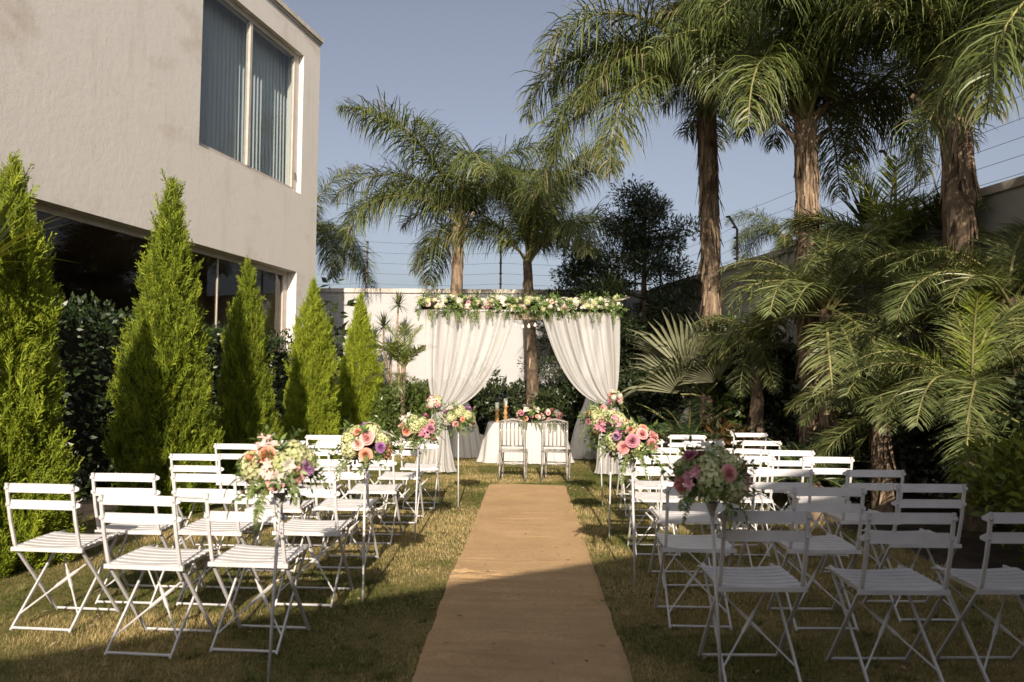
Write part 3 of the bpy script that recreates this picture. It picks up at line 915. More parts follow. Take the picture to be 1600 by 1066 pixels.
def cypress_mesh(H, Rm, n, seed, sc=1.0):
    r = np.random.default_rng(seed)
    # height distribution follows the surface of the spindle
    z = H*(1 - np.sqrt(r.uniform(.0006, 1, n)))*1.0
    z = np.clip(z, .05, H*.985)
    t = z/H
    prof = Rm*np.clip((1-t)**.60*(1 + .08*np.sin(t*9+seed)), .015, 1)*np.where(t < .2, .80+t, 1)*np.where(t > .72, 1-(t-.72)*2.0, 1)
    a = r.uniform(0, 2*np.pi, n)
    # lumps: shoots that stand proud of the outline
    lump = 1 + .13*np.sin(a*3+t*11+seed) + .14*np.sin(a*5 - t*(19+seed*2) + seed*2) + .12*np.sin(a*9+t*(37+seed*3))
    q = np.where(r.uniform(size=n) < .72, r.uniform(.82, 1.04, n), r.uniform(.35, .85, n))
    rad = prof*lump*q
    P = np.stack([np.cos(a)*rad, np.sin(a)*rad, z], -1)
    out = np.stack([np.cos(a), np.sin(a), np.zeros(n)], -1)
    up = np.clip(.9 + .8*t, 0, 3)[:, None]
    D = nrm(out*r.uniform(.45, 1.0, n)[:, None] + np.array([0, 0, 1])*up + r.normal(0, .28, (n, 3)))
    S = nrm(np.cross(D, nrm(r.normal(size=(n, 3)))))
    B = np.cross(D, S)
    size = sc*r.uniform(.65, 1.2, n)*np.where(t > .8, 1 - (t-.8)*.6, 1)
    proud = r.uniform(size=n) < .07
    size = np.where(proud, size*1.5, size); P = P + np.where(proud, .05, 0)[:, None]*out
    D = np.where(proud[:, None], nrm(out*.55 + np.array([0, 0, 1]) + r.normal(0, .2, (n, 3))), D)
    S = nrm(np.cross(D, nrm(r.normal(size=(n, 3))))); B = np.cross(D, S)
    Vs = []; Ts = []
    for k in range(4):
        idx = np.arange(k, n, 4)
        T = SPR[k]
        v = P[idx][:, None] - D[idx][:, None]*.10 + (S[idx][:, None]*T[None, :, :1] + B[idx][:, None]*T[None, :, 1:2] + D[idx][:, None]*T[None, :, 2:3])*size[idx][:, None, None]
        Vs.append(v.reshape(-1, 3))
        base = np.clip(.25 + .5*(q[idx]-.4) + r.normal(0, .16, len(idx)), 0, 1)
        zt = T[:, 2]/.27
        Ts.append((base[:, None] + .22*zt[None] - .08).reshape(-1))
    V = np.concatenate(Vs); F = np.arange(len(V)).reshape(-1, 4)
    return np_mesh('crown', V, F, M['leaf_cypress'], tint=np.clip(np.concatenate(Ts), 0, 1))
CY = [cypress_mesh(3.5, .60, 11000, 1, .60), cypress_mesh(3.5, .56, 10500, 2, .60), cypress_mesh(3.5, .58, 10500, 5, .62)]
def cypress(label, x, y, H, wid, v, rz):
    o = empty('cypress_tree', (x, y, 0), rz, label, 'cypress', 'golden cypresses along the house')
    MB().tube([(0, 0, -.05), (.01, 0, H*.4), (0, .01, H*.8), (0, 0, H*.97)], [.06, .045, .02, .006], 8).build('trunk', M['twig'], o, True)
    c = inst('crown', CY[v], o, (0, 0, 0.02), (0, 0, 0), (wid, wid, H/3.5))
    return o
cypress('golden cypress cut off by the left edge, nearest the camera', -4.10, 6.15, 3.3, .80, 0, .4)
cypress('tallest golden cypress, second from the left edge', -4.02, 8.75, 3.80, .86, 2, 1.9)
cypress('narrow golden cypress half in shade, third from the left edge', -3.98, 11.1, 3.25, .70, 0, 3.3)
cypress('golden cypress in front of the house corner, fourth from the left edge', -3.85, 14.0, 3.35, .88, 1, 4.4)
cypress('farthest golden cypress in front of the white wall, left of the thin-trunked palm', -3.62, 16.9, 3.4, .92, 2, 5.5)

# ------------------------------------------------------------------ hedges and shrubs
def leaf_cloud(name, centers, radii, n, size, mat, seed, shell=.6, aspect=.5, updir=.3, flat=1.0, zmin=.02):
    """leaves spread over the shells of several lumps; one mesh"""
    r = np.random.default_rng(seed)
    centers = np.asarray(centers, float); radii = np.asarray(radii, float)
    k = r.integers(0, len(centers), n)
    d = rnd_dirs(n, r)
    q = np.where(r.uniform(size=n) < shell, r.uniform(.85, 1.08, n), r.uniform(.35, .9, n))
    P = centers[k] + d*radii[k]*q[:, None]
    keep = P[:, 2] > zmin
    P = P[keep]; d = d[keep]; q = q[keep]
    n = len(P)
    D = nrm(d*.7 + r.normal(0, .55, (n, 3)) + np.array([0, 0, updir]))
    Nn = nrm(d + np.array([0, 0, .6]) + r.normal(0, .4, (n, 3)))
    s = size*r.uniform(.6, 1.25, n)
    V, F = leaf_quads(P, D, Nn, s, s*aspect, .12)
    tint = np.repeat(np.clip(r.normal(.45, .22, n), 0, 1), 4)
    return np_mesh(name, V, F, mat, tint=tint)

def shrub(label, x, y, h, w, n, size, mat, seed, lumps=7, name='shrub', cat='shrub', aspect=.5, updir=.3, group=None, stems=5, base=.0, shell=.6):
    r = random.Random(seed)
    o = empty(name, (x, y, 0), 0, label, cat, group)
    C = []; Rr = []
    for i in range(lumps):
        a = r.uniform(0, 6.28); q = r.uniform(0, .55)*w*.5
        zz = base + (h-base)*r.uniform(.28, .78)
        C.append((q*math.cos(a), q*math.sin(a), zz)); s = r.uniform(.24, .36)
        Rr.append((w*s*1.15, w*s*1.15, (h-base)*s*.85))
    b = MB()
    for i in range(stems):
        c = C[i % lumps]
        b.tube([(r.uniform(-.05, .05), r.uniform(-.05, .05), -.05), (c[0]*.5+r.uniform(-.04, .04), c[1]*.5, c[2]*.5), c], [.022, .015, .006], 6)
    b.build('stems', M['twig'], o, True)
    inst('crown', leaf_cloud('crown', C, Rr, n, size, mat, seed, aspect=aspect, updir=updir, shell=shell), o)
    return o

def hedge(label, p0, p1, h, w, n, size, mat, seed):
    r = np.random.default_rng(seed)
    p0 = np.array(p0, float); p1 = np.array(p1, float); d = p1-p0; L = np.linalg.norm(d)
    o = empty('hedge', (p0[0], p0[1], 0), math.atan2(d[1], d[0]), label, 'hedge')
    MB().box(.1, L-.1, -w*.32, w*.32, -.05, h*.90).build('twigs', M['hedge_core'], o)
    # leaves on the two faces, the ends and the top
    k = r.uniform(size=n)
    x = r.uniform(0, L, n); z = r.uniform(.02, h, n); y = np.where(r.uniform(size=n) < .5, -1, 1)*w*.5*np.ones(n)
    nd = np.stack([np.zeros(n), np.sign(y), np.zeros(n)], -1)
    top = k < .25
    y = np.where(top, r.uniform(-w*.5, w*.5, n), y); z = np.where(top, h, z)
    nd[top] = (0, 0, 1)
    wob = .07*np.sin(x*3.1+z*2.3) + .05*np.sin(x*7.7 - z*5) + .04*np.sin(x*15+z*11)
    P = np.stack([x, y, z], -1) + nd*(wob + r.uniform(-.14, .07, n))[:, None]
    D = nrm(nd*.5 + r.normal(0, .6, (n, 3)) + np.array([0, 0, .3]))
    Nn = nrm(nd + r.normal(0, .5, (n, 3)) + np.array([0, 0, .4]))
    s = size*r.uniform(.6, 1.3, n)
    V, F = leaf_quads(P, D, Nn, s, s*.5, .12)
    tint = np.repeat(np.clip(r.normal(.4, .22, n), 0, 1), 4)
    inst('foliage', np_mesh('foliage', V, F, mat, tint=tint), o)
    return o
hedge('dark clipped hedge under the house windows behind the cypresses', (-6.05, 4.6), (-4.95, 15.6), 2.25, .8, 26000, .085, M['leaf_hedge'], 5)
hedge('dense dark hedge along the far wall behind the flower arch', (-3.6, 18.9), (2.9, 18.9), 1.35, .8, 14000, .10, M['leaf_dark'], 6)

shrub('rounded green shrub under the thin-trunked palm left of the drapes', -2.55, 15.9, 1.45, 1.5, 5200, .075, M['leaf_mid'], 80)
shrub('dark big-leaved plant between the two farthest cypresses', -4.35, 17.6, 3.6, .95, 420, .26, M['leaf_dark'], 81, updir=-.2, aspect=.42)
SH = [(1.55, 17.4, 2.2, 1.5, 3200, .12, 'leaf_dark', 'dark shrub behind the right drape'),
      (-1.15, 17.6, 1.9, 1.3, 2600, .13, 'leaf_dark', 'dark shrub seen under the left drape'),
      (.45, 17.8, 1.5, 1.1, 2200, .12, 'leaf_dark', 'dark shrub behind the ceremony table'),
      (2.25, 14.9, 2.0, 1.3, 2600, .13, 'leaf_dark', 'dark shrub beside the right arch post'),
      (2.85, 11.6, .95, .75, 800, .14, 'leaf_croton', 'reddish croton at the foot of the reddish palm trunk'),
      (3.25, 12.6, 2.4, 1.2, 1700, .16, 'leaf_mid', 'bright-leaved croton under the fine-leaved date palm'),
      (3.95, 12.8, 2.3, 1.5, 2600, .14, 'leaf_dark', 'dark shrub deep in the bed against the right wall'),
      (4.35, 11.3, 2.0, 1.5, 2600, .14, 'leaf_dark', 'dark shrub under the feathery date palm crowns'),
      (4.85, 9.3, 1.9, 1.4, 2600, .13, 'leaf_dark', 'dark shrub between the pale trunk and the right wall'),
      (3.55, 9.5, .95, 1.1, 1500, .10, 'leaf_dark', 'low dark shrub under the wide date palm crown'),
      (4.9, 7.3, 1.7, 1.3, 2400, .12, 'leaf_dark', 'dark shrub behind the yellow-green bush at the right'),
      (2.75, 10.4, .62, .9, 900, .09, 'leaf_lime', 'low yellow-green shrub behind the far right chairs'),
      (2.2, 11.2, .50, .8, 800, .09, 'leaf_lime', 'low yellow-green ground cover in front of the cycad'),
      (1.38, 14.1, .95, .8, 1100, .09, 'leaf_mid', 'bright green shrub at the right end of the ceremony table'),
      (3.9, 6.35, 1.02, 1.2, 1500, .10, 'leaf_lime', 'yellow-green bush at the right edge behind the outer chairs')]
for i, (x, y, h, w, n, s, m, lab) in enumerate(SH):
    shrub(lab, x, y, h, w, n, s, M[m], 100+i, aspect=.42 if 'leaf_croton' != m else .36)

# dark feathery tree to the right of the arch
def dark_tree(x, y, H, label, seed, W=3.0, n=30000):
    r = random.Random(seed)
    o = empty('evergreen_tree', (x, y, 0), 0, label, 'tree')
    b = MB(); b.tube([(0, 0, -.1), (.05, 0, H*.3), (-.04, .05, H*.6), (0, 0, H*.93)], [.13, .10, .06, .015], 9)
    C = []; Rr = []
    for i in range(26):
        t = .25 + .72*(i/25)
        a = i*2.4; L = W*.5*(1.08-t)**.5*r.uniform(.65, 1.1)
        p0 = Vector((0, 0, H*t*.93)); p1 = p0 + Vector((math.cos(a)*L*.6, math.sin(a)*L*.6, .12)); p2 = p0 + Vector((math.cos(a)*L, math.sin(a)*L, .1))
        b.tube([p0, p1, p2], [.03, .018, .006], 5)
        for q in (.55, .85, 1.05):
            c = p0.lerp(p2, q); C.append(c + Vector((r.uniform(-.15, .15), r.uniform(-.15, .15), r.uniform(-.1, .15))))
            s = r.uniform(.22, .40); Rr.append((s*1.25, s*1.25, s*.75))
    b.build('trunk', M['twig'], o, True)
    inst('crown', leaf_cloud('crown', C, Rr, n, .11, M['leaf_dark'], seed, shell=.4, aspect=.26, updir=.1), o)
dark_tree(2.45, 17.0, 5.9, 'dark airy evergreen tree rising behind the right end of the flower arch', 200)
dark_tree(1.35, 18.7, 4.9, 'lower dark evergreen behind the right drape by the far wall', 201, 2.6, 22000)
# ------------------------------------------------------------------ lawn blades
def vnoise(x, y, s, seed):
    r = np.random.default_rng(seed); G = r.uniform(size=(64, 64))
    u = x*s; v = y*s
    i = np.floor(u).astype(int); j = np.floor(v).astype(int); fu = u-i; fv = v-j
    fu = fu*fu*(3-2*fu); fv = fv*fv*(3-2*fv)
    g = lambda a, b: G[a % 64, b % 64]
    return (g(i, j)*(1-fu)+g(i+1, j)*fu)*(1-fv) + (g(i, j+1)*(1-fu)+g(i+1, j+1)*fu)*fv

def runner_edges(y):
    """left and right edge of the burlap at depth y"""
    w = .545 + .004*np.sin(y*1.3) + .003*np.sin(y*4.3+1)
    l = -.03 - w + .006*np.sin(y*1.7+.6) + .003*np.sin(y*8.1)
    r = -.03 + w + .006*np.sin(y*1.4+2) + .003*np.sin(y*7.3+1)
    return l, r

def grass():
    r = np.random.default_rng(11)
    parts = []
    for (y0, y1, n, L, W) in ((2.9, 5.2, 140000, .025, .0045), (5.2, 8.5, 135000, .027, .0058), (8.5, 13.0, 95000, .030, .008), (13.0, 17.3, 36000, .034, .011)):
        y = r.uniform(y0, y1, n)
        hw = np.minimum(y*.70+.4, 4.75)
        x = r.uniform(-1, 1, n)*hw
        x = np.where(x > 3.4, r.uniform(-3, 3, n), x)
        l, rt = runner_edges(y)
        on = (x > l+.004) & (x < rt-.004) & (y < 11.45)
        keep = ~on
        x, y = x[keep], y[keep]; n = len(x)
        thin = vnoise(x, y, 1.7, 1)*.6 + vnoise(x, y, 6.0, 2)*.4
        keep = r.uniform(size=n) < .45 + .9*thin
        x, y, thin = x[keep], y[keep], thin[keep]; n = len(x)
        a = r.uniform(0, 2*np.pi, n)
        d = np.stack([np.cos(a), np.sin(a), r.uniform(.5, 2.2, n)], -1); d = nrm(d)
        w = np.stack([-np.sin(a), np.cos(a), np.zeros(n)], -1)
        ln = L*r.uniform(.5, 1.5, n)*(.6+.8*thin)
        P = np.stack([x, y, lawn_z(x, y) - .003], -1)
        wd = (W*r.uniform(.6, 1.3, n))[:, None]
        V = np.stack([P - w*wd*.5, P + w*wd*.5, P + d*ln[:, None]], 1)
        g = vnoise(x, y, .9, 5)*.5 + vnoise(x, y, 3.1, 6)*.35 + vnoise(x, y, 11.0, 8)*.15
        tint = np.clip((.54-g)*3.6 + .22 + r.normal(0, .24, n), 0, 1)
        parts.append((V, tint))
    # taller tufts and weeds
    m = 520; k = 26
    cy_ = 3.1 + 10*r.uniform(size=m)**1.3; cx_ = r.uniform(-1, 1, m)*np.minimum(cy_*.68, 4.4)
    l, rt = runner_edges(cy_)
    ok = ((cx_ < l-.03) | (cx_ > rt+.03)) & (cx_ < 3.3)
    cx_, cy_ = cx_[ok], cy_[ok]; m = len(cx_)
    a = r.uniform(0, 2*np.pi, (m, k)); q = r.uniform(0, .045, (m, k))*r.uniform(.5, 1.4, (m, 1))
    x = (cx_[:, None]+q*np.cos(a)).ravel(); y = (cy_[:, None]+q*np.sin(a)).ravel(); a = a.ravel(); n = len(x)
    d = nrm(np.stack([np.cos(a), np.sin(a), r.uniform(.7, 2.2, n)], -1)); w = np.stack([-np.sin(a), np.cos(a), np.zeros(n)], -1)
    P = np.stack([x, y, lawn_z(x, y)-.003], -1); wd = (.007*r.uniform(.6, 1.4, n))[:, None]
    V = np.stack([P-w*wd*.5, P+w*wd*.5, P+d*(.05*r.uniform(.5, 1.4, n))[:, None]], 1)
    parts.append((V, np.clip(np.repeat(r.uniform(-.1, .45, m), k) + r.normal(0, .1, n), 0, 1)))
    V = np.concatenate([p[0] for p in parts]); t = np.concatenate([p[1] for p in parts])
    n = len(V)
    me = np_mesh('grass', V.reshape(-1, 3), np.arange(n*3).reshape(n, 3), M['grass'], tint=np.repeat(t, 3))
    o = link(bpy.data.objects.new('grass', me))
    tag(o, 'short patchy lawn grass, part green and part straw coloured', 'grass', kind='stuff')
grass()

# ------------------------------------------------------------------ burlap aisle runner
def runner():
    nx, ny = 44, 420
    ys = np.linspace(1.2, 11.47, ny); us = np.linspace(0, 1, nx)
    l, rt = runner_edges(ys)
    X = l[:, None] + (rt-l)[:, None]*us[None]
    Y = np.repeat(ys[:, None], nx, 1) + .03*np.sin(us*5)[None]
    Z = lawn_z(X, Y) + .014
    r = np.random.default_rng(3)
    for k in range(90):
        y0 = r.uniform(2.8, 10.5) if k > 34 else r.uniform(2.8, 6.6)
        sl = r.normal(0, .09); w = r.uniform(.008, .025); h = r.uniform(.006, .020)
        xc = r.uniform(-.5, .5); xw = r.uniform(.1, .5)
        if y0 > 6.3: h *= .35
        else: h *= 1.25
        Z += h*np.exp(-((Y-y0-sl*(X-xc)-.02*np.sin(X*7+k))/w)**2)*np.exp(-((X-xc)/xw)**2)
    Z += .009*np.exp(-((Y-3.98-.02*np.sin(X*6))/.016)**2)
    Z += .006*np.exp(-((X-.02-.06*np.sin(Y*1.7))/.035)**2)*np.exp(-((Y-4.3)/.8)**2)
    edge = np.minimum(us, 1-us)[None]
    Z += .012*np.exp(-(edge/.02)**2)*(np.sin(Y*4.1)+np.sin(Y*9.7+1) > .8)
    Z -= .010*np.exp(-(edge/.008)**2)
    V = np.stack([X, Y, Z], -1).reshape(-1, 3)
    i = np.arange((ny-1)*(nx-1)); rr = i//(nx-1); c = i % (nx-1); b = rr*nx+c
    F = np.stack([b, b+1, b+nx+1, b+nx], -1)
    me = np_mesh('aisle_runner', V, F, M['burlap'], smooth=True)
    o = link(bpy.data.objects.new('aisle_runner', me))
    tag(o, 'tan burlap runner laid down the middle of the lawn', 'runner')
runner()

# ------------------------------------------------------------------ white folding bistro chairs
def rail_mesh(name, w, h, bow, t=.011):
    """back rail: bowed board with round ends"""
    n = 12; V = []; F = []
    xs_ = [-w/2 + w*i/n for i in range(n+1)]
    for side in (0, 1):
        for x in xs_:
            e = min(x + w/2, w/2 - x)
            hh = h/2 if e > .022 else h/2*math.sqrt(max(.08, 1-((.022-e)/.022)**2))
            y = bow*(1 - (2*x/w)**2) + (t if side else 0)
            V += [(x, y, -hh), (x, y, hh)]
    k = 2*(n+1)
    for i in range(n):
        a = 2*i
        F += [(a, a+2, a+3, a+1), (k+a+1, k+a+3, k+a+2, k+a), (a+1, a+3, k+a+3, k+a+1), (a+2, a, k+a, k+a+2)]
    F += [(0, 1, k+1, k), (2*n+1, 2*n, k+2*n, k+2*n+1)]
    mb = MB(); mb.add(V, F)
    return mb.mesh(name, M['white_paint'])

def slat_mesh():
    n = 8; V = []; F = []; w = .41; d = .0455; t = .010
    for i in range(n+1):
        x = -w/2 + w*i/n
        z = -.010*(1-(2*x/w)**2)
        V += [(x, -d/2, z), (x, d/2, z), (x, d/2, z-t), (x, -d/2, z-t)]
    for i in range(n):
        for j in range(4):
            F.append((i*4+j, (i+1)*4+j, (i+1)*4+(j+1) % 4, i*4+(j+1) % 4))
    F += [(0, 1, 2, 3), (n*4+3, n*4+2, n*4+1, n*4)]
    mb = MB(); mb.add(V, F)
    return mb.mesh('seat_slat', M['white_paint'], False, .003)

def make_chair():
    o = empty('folding_chair', (0, 0, 0), 0)
    wp = M['white_paint']
    # long frames: back top down to the front feet
    for s in (-1, 1):
        b = MB()
        b.tube([(s*.195, -.268, .825), (s*.195, -.245, .70), (s*.195, -.228, .62), (s*.195, -.185, .475), (s*.198, -.15, .425), (s*.20, .205, .005)], 0, flat=(.0085, .0055))
        b.build('back_leg_frame', wp, o)
        b = MB()
        b.tube([(s*.172, .205, .462), (s*.172, .19, .44), (s*.175, -.215, .005)], 0, flat=(.0052, .007))
        b.build('leg', wp, o)
        MB().tube([(s*.178, -.185, .447), (s*.178, .0, .452), (s*.178, .215, .470)], 0, flat=(.007, .012)).build('seat_rail', wp, o)
        for z, y in ((.797, -.268), (.704, -.250)):
            rv = MB(); rv.lathe([(.0, -.004), (.0065, -.003), (.0065, .003), (.0, .004)], 8, (s*.195, y-.004, z)); rv.build('rivet', wp, o)
    MB().tube([(-.20, .198, .018), (.20, .198, .018)], .0075, 6).build('stretcher', wp, o)
    MB().tube([(-.175, -.206, .018), (.175, -.206, .018)], .0075, 6).build('stretcher', wp, o)
    MB().tube([(-.215, -.183, .447), (.215, -.183, .447)], 0, flat=(.008, .011)).build('seat_bar', wp, o)
    # crossed braces with a flattened middle between the rear legs
    def on(t): return Vector((0, -.215 + .405*t, .005 + .435*t))
    for s in (-1, 1):
        a = on(.17) + Vector((s*.172, .0, 0)); c = on(.93) + Vector((-s*.165, 0, 0))
        p = [a, a.lerp(c, .36), a.lerp(c, .40), a.lerp(c, .60), a.lerp(c, .64), c]
        b = MB(); off = Vector((0, s*.006, 0))
        b.tube([q + off for q in p], [.005, .005, .010, .010, .005, .005], 6); b.build('brace', wp, o)
    SL = slat_mesh()
    for k in range(7):
        t = k/6; y = -.150 + .345*t; z = .468 + .016*t - (.010 if k == 6 else 0)
        inst('seat_slat', SL, o, (0, y, z), (R(2.6 if k < 6 else -12), 0, 0))
    RM = rail_mesh('back_slat', .445, .050, -.022); 
    inst('back_slat', RM, o, (0, -.2615+.010, .797), (R(-10), 0, 0))
    inst('back_slat', RM, o, (0, -.2445+.010, .704), (R(-10), 0, 0))
    return o
CHAIR = make_chair()
ORD = ['first', 'second', 'third', 'fourth', 'fifth', 'sixth', 'seventh']
# (x, y of the back rail, turn in degrees)
RIGHT = [[(1.125, 3.91, 1), (1.79, 3.87, 3), (2.365, 3.90, 4)],
         [(1.03, 4.85, 0), (1.755, 4.81, 2), (2.45, 5.01, 2)],
         [(1.14, 5.80, 1), (1.81, 5.83, 0), (2.48, 5.89, 2)],
         [(1.09, 6.80, 0), (1.84, 6.82, 1), (2.515, 6.88, 0)],
         [(1.20, 7.70, 0), (2.00, 7.72, -1), (2.43, 7.57, 0)],
         [(1.24, 8.80, 0), (1.88, 8.75, 0), (2.54, 8.93, 1)],
         [(1.36, 10.2, 0), (1.90, 9.75, -1), (2.76, 10.2, 1)]]
LEFT = [[(-1.50, 4.27, -3), (-2.03, 4.20, -4), (-2.785, 4.58, -4)],
        [(-1.43, 5.12, -2), (-2.06, 5.12, -4), (-2.61, 5.16, -3)],
        [(-1.45, 6.18, -1), (-1.95, 6.08, -3), (-2.74, 6.58, -3)],
        [(-1.41, 7.15, -1), (-1.95, 7.02, -2), (-2.765, 7.58, -2)],
        [(-1.34, 8.20, 0), (-1.93, 8.12, -1), (-2.45, 8.04, -2)],
        [(-1.28, 9.25, 0), (-1.82, 9.15, 0), (-2.30, 9.02, -1)]]
first = True
COLN = ['next to the runner', 'in the middle column', 'in the outer column']
for side, rows in (('right', RIGHT), ('left', LEFT)):
    for i, row in enumerate(rows):
        for j, (x, yb, rz) in enumerate(row):
            c = CHAIR if first else copy_tree(CHAIR)
            first = False
            c.location = (x, yb + .255, float(lawn_z(np.array(x), np.array(yb+.2))) + .002)
            c.scale = (1.035, 1.035, 1.035)
            c.rotation_euler = (0, 0, R(rz + random.uniform(-1.2, 1.2)))
            rowname = ('front' if i == 0 else ORD[i])
            tag(c, 'white slatted folding chair, %s row %s of the runner, %s' % (rowname, side, COLN[j]), 'chair', 'white folding chairs on the lawn')

# ------------------------------------------------------------------ flowers
def rose_mesh(mat, seed):
    r = np.random.default_rng(seed); V = []; F = []; tint = []
    # layers: radius, height, spread, number of petals
    for (rad, h, flare, n, z0, span) in ((.010, .040, -.002, 3, .012, 1.5), (.018, .042, .002, 4, .009, 1.25), (.026, .040, .007, 5, .005, 1.05), (.034, .036, .014, 5, .001, .95), (.040, .028, .022, 6, -.004, .85)):
        off = r.uniform(0, 6.28)
        for i in range(n):
            a0 = off + i*2*math.pi/n + r.normal(0, .08); nu, nv = 5, 4; b = len(V)
            tv = r.uniform(0, 1); k = r.uniform(.9, 1.1)
            for v_ in range(nv):
                v = v_/(nv-1)
                for u_ in range(nu):
                    u = 2*u_/(nu-1)-1
                    rr = rad*(.30+.70*v**.55) + flare*v**2.2*k
                    zz = z0 + h*k*v*(1-.16*u*u*v) - abs(flare)*.45*v**4
                    a = a0 + u*span*(.55+.45*v)
                    V.append((rr*math.cos(a), rr*math.sin(a), zz)); tint.append(.15+.5*tv+.35*v-.2)
            for v_ in range(nv-1):
                for u_ in range(nu-1):
                    F.append((b+v_*nu+u_, b+v_*nu+u_+1, b+(v_+1)*nu+u_+1, b+(v_+1)*nu+u_))
    return np_mesh('rose', V, F, mat, tint=np.clip(tint, 0, 1), smooth=True)

def hydrangea_mesh(mat, seed, rad=.062, nf=75):
    r = np.random.default_rng(seed)
    i = np.arange(nf); z = 1 - 1.55*(i+.5)/nf; a = i*2.39996
    n = np.stack([np.sqrt(1-z*z)*np.cos(a), np.sqrt(1-z*z)*np.sin(a), z], -1)
    c = n*rad*r.uniform(.86, 1.1, nf)[:, None]
    t1 = nrm(np.cross(n, rnd_dirs(nf, r))); t2 = np.cross(n, t1)
    P = []; D = []; Nn = []
    for k in range(4):
        d = t1*math.cos(k*math.pi/2) + t2*math.sin(k*math.pi/2) + n*.22
        P.append(c); D.append(d); Nn.append(n)
    V, F = leaf_quads(np.concatenate(P), np.concatenate(D), np.concatenate(Nn), .0165, .0165, .05)
    tint = np.repeat(np.tile(np.clip(r.normal(.5, .25, nf), 0, 1), 4), 4)
    # leafy heart that closes the gaps
    m = 60; nn = rnd_dirs(m, r)
    V2, F2 = leaf_quads(nn*rad*.55, np.cross(nn, rnd_dirs(m, r)), nn, .04, .04, .0)
    V = np.concatenate([V, V2]); F = np.concatenate([F, F2+len(V)-len(V2)])
    return np_mesh('hydrangea', V, F, mat, tint=np.concatenate([tint, np.zeros(m*4)]))

def star_mesh(name, mat, seed, n=6, L=.042, w=.02, heads=3):
    r = np.random.default_rng(seed); P = []; D = []; Wd = []
    for h in range(heads):
        c = np.array([r.normal(0, .022), r.normal(0, .022), r.uniform(0, .02)]) if heads > 1 else np.zeros(3)
        for k in range(n):
            a = k*2*math.pi/n + h
            D.append((math.cos(a), math.sin(a), r.uniform(.35, .8))); P.append(c); Wd.append((-math.sin(a), math.cos(a), 0))
    V, F, m = ribbons(np.array(P), np.array(D, float), np.array(Wd, float), L*r.uniform(.85, 1.1, len(P)), w, 3, .7, [.35, 1, .9, .1], r=r)
    return np_mesh(name, V, F, mat, tint=np.repeat(r.uniform(0, 1, len(P)), m))

def spray_mesh(seed, n=13, L=.16, ll=.065, w=.024, mat=None):
    r = np.random.default_rng(seed)
    t = np.linspace(.15, 1, n); P = np.stack([.02*np.sin(t*3), .01*np.cos(t*4), L*t], -1)
    a = np.arange(n)*2.4
    D = np.stack([np.cos(a), np.sin(a), np.full(n, .7)], -1)
    Nn = np.stack([-np.cos(a)*.5, -np.sin(a)*.5, np.ones(n)], -1)
    V, F = leaf_quads(P, D, Nn, ll*r.uniform(.7, 1.2, n), w, .1)
    return np_mesh('leaf_spray', V, F, mat or M['leaf_florist'], tint=np.repeat(r.uniform(0, 1, n), 4))

ROSE = {k: [rose_mesh(M['petal_'+k], s) for s in (1, 2)] for k in ('peach', 'pink', 'blush')}
HYD = {k: [hydrangea_mesh(M['petal_'+k], s) for s in (1, 2)] for k in ('cream', 'white')}
LISI = {k: rose_mesh(M['petal_'+k], 5) for k in ('purple', 'mauve')}
STAR = {k: star_mesh('lily', M['petal_'+k], 3) for k in ('white', 'mauve', 'blush', 'yellow')}
SPRAY = [spray_mesh(s) for s in range(4)] + [spray_mesh(9, 18, .13, .045, .018, M['leaf_mid'])]
FERN = [frond_mesh('fern', M['leaf_florist'], .34, 10, 95, 24, .055, .011, .1, .06, .35, .15, 2, seed=s, rad=.003) for s in (61, 62)]
TRAIL = [frond_mesh('fern', M['leaf_florist'], .42, -25, 60, 26, .05, .014, .06, .35, .5, .4, 2, seed=s, rad=.003) for s in (63, 64)]

def zrot(n, spin):
    return (Vector(n).to_track_quat('Z', 'Y').to_matrix() @ Matrix.Rotation(spin, 3, 'Z')).to_euler()

def put(parent, name, me, c, n, sc, r):
    o = inst(name, me, parent, c, (0, 0, 0), sc)
    o.rotation_euler = zrot(n, r.uniform(0, 6.28))
    return o

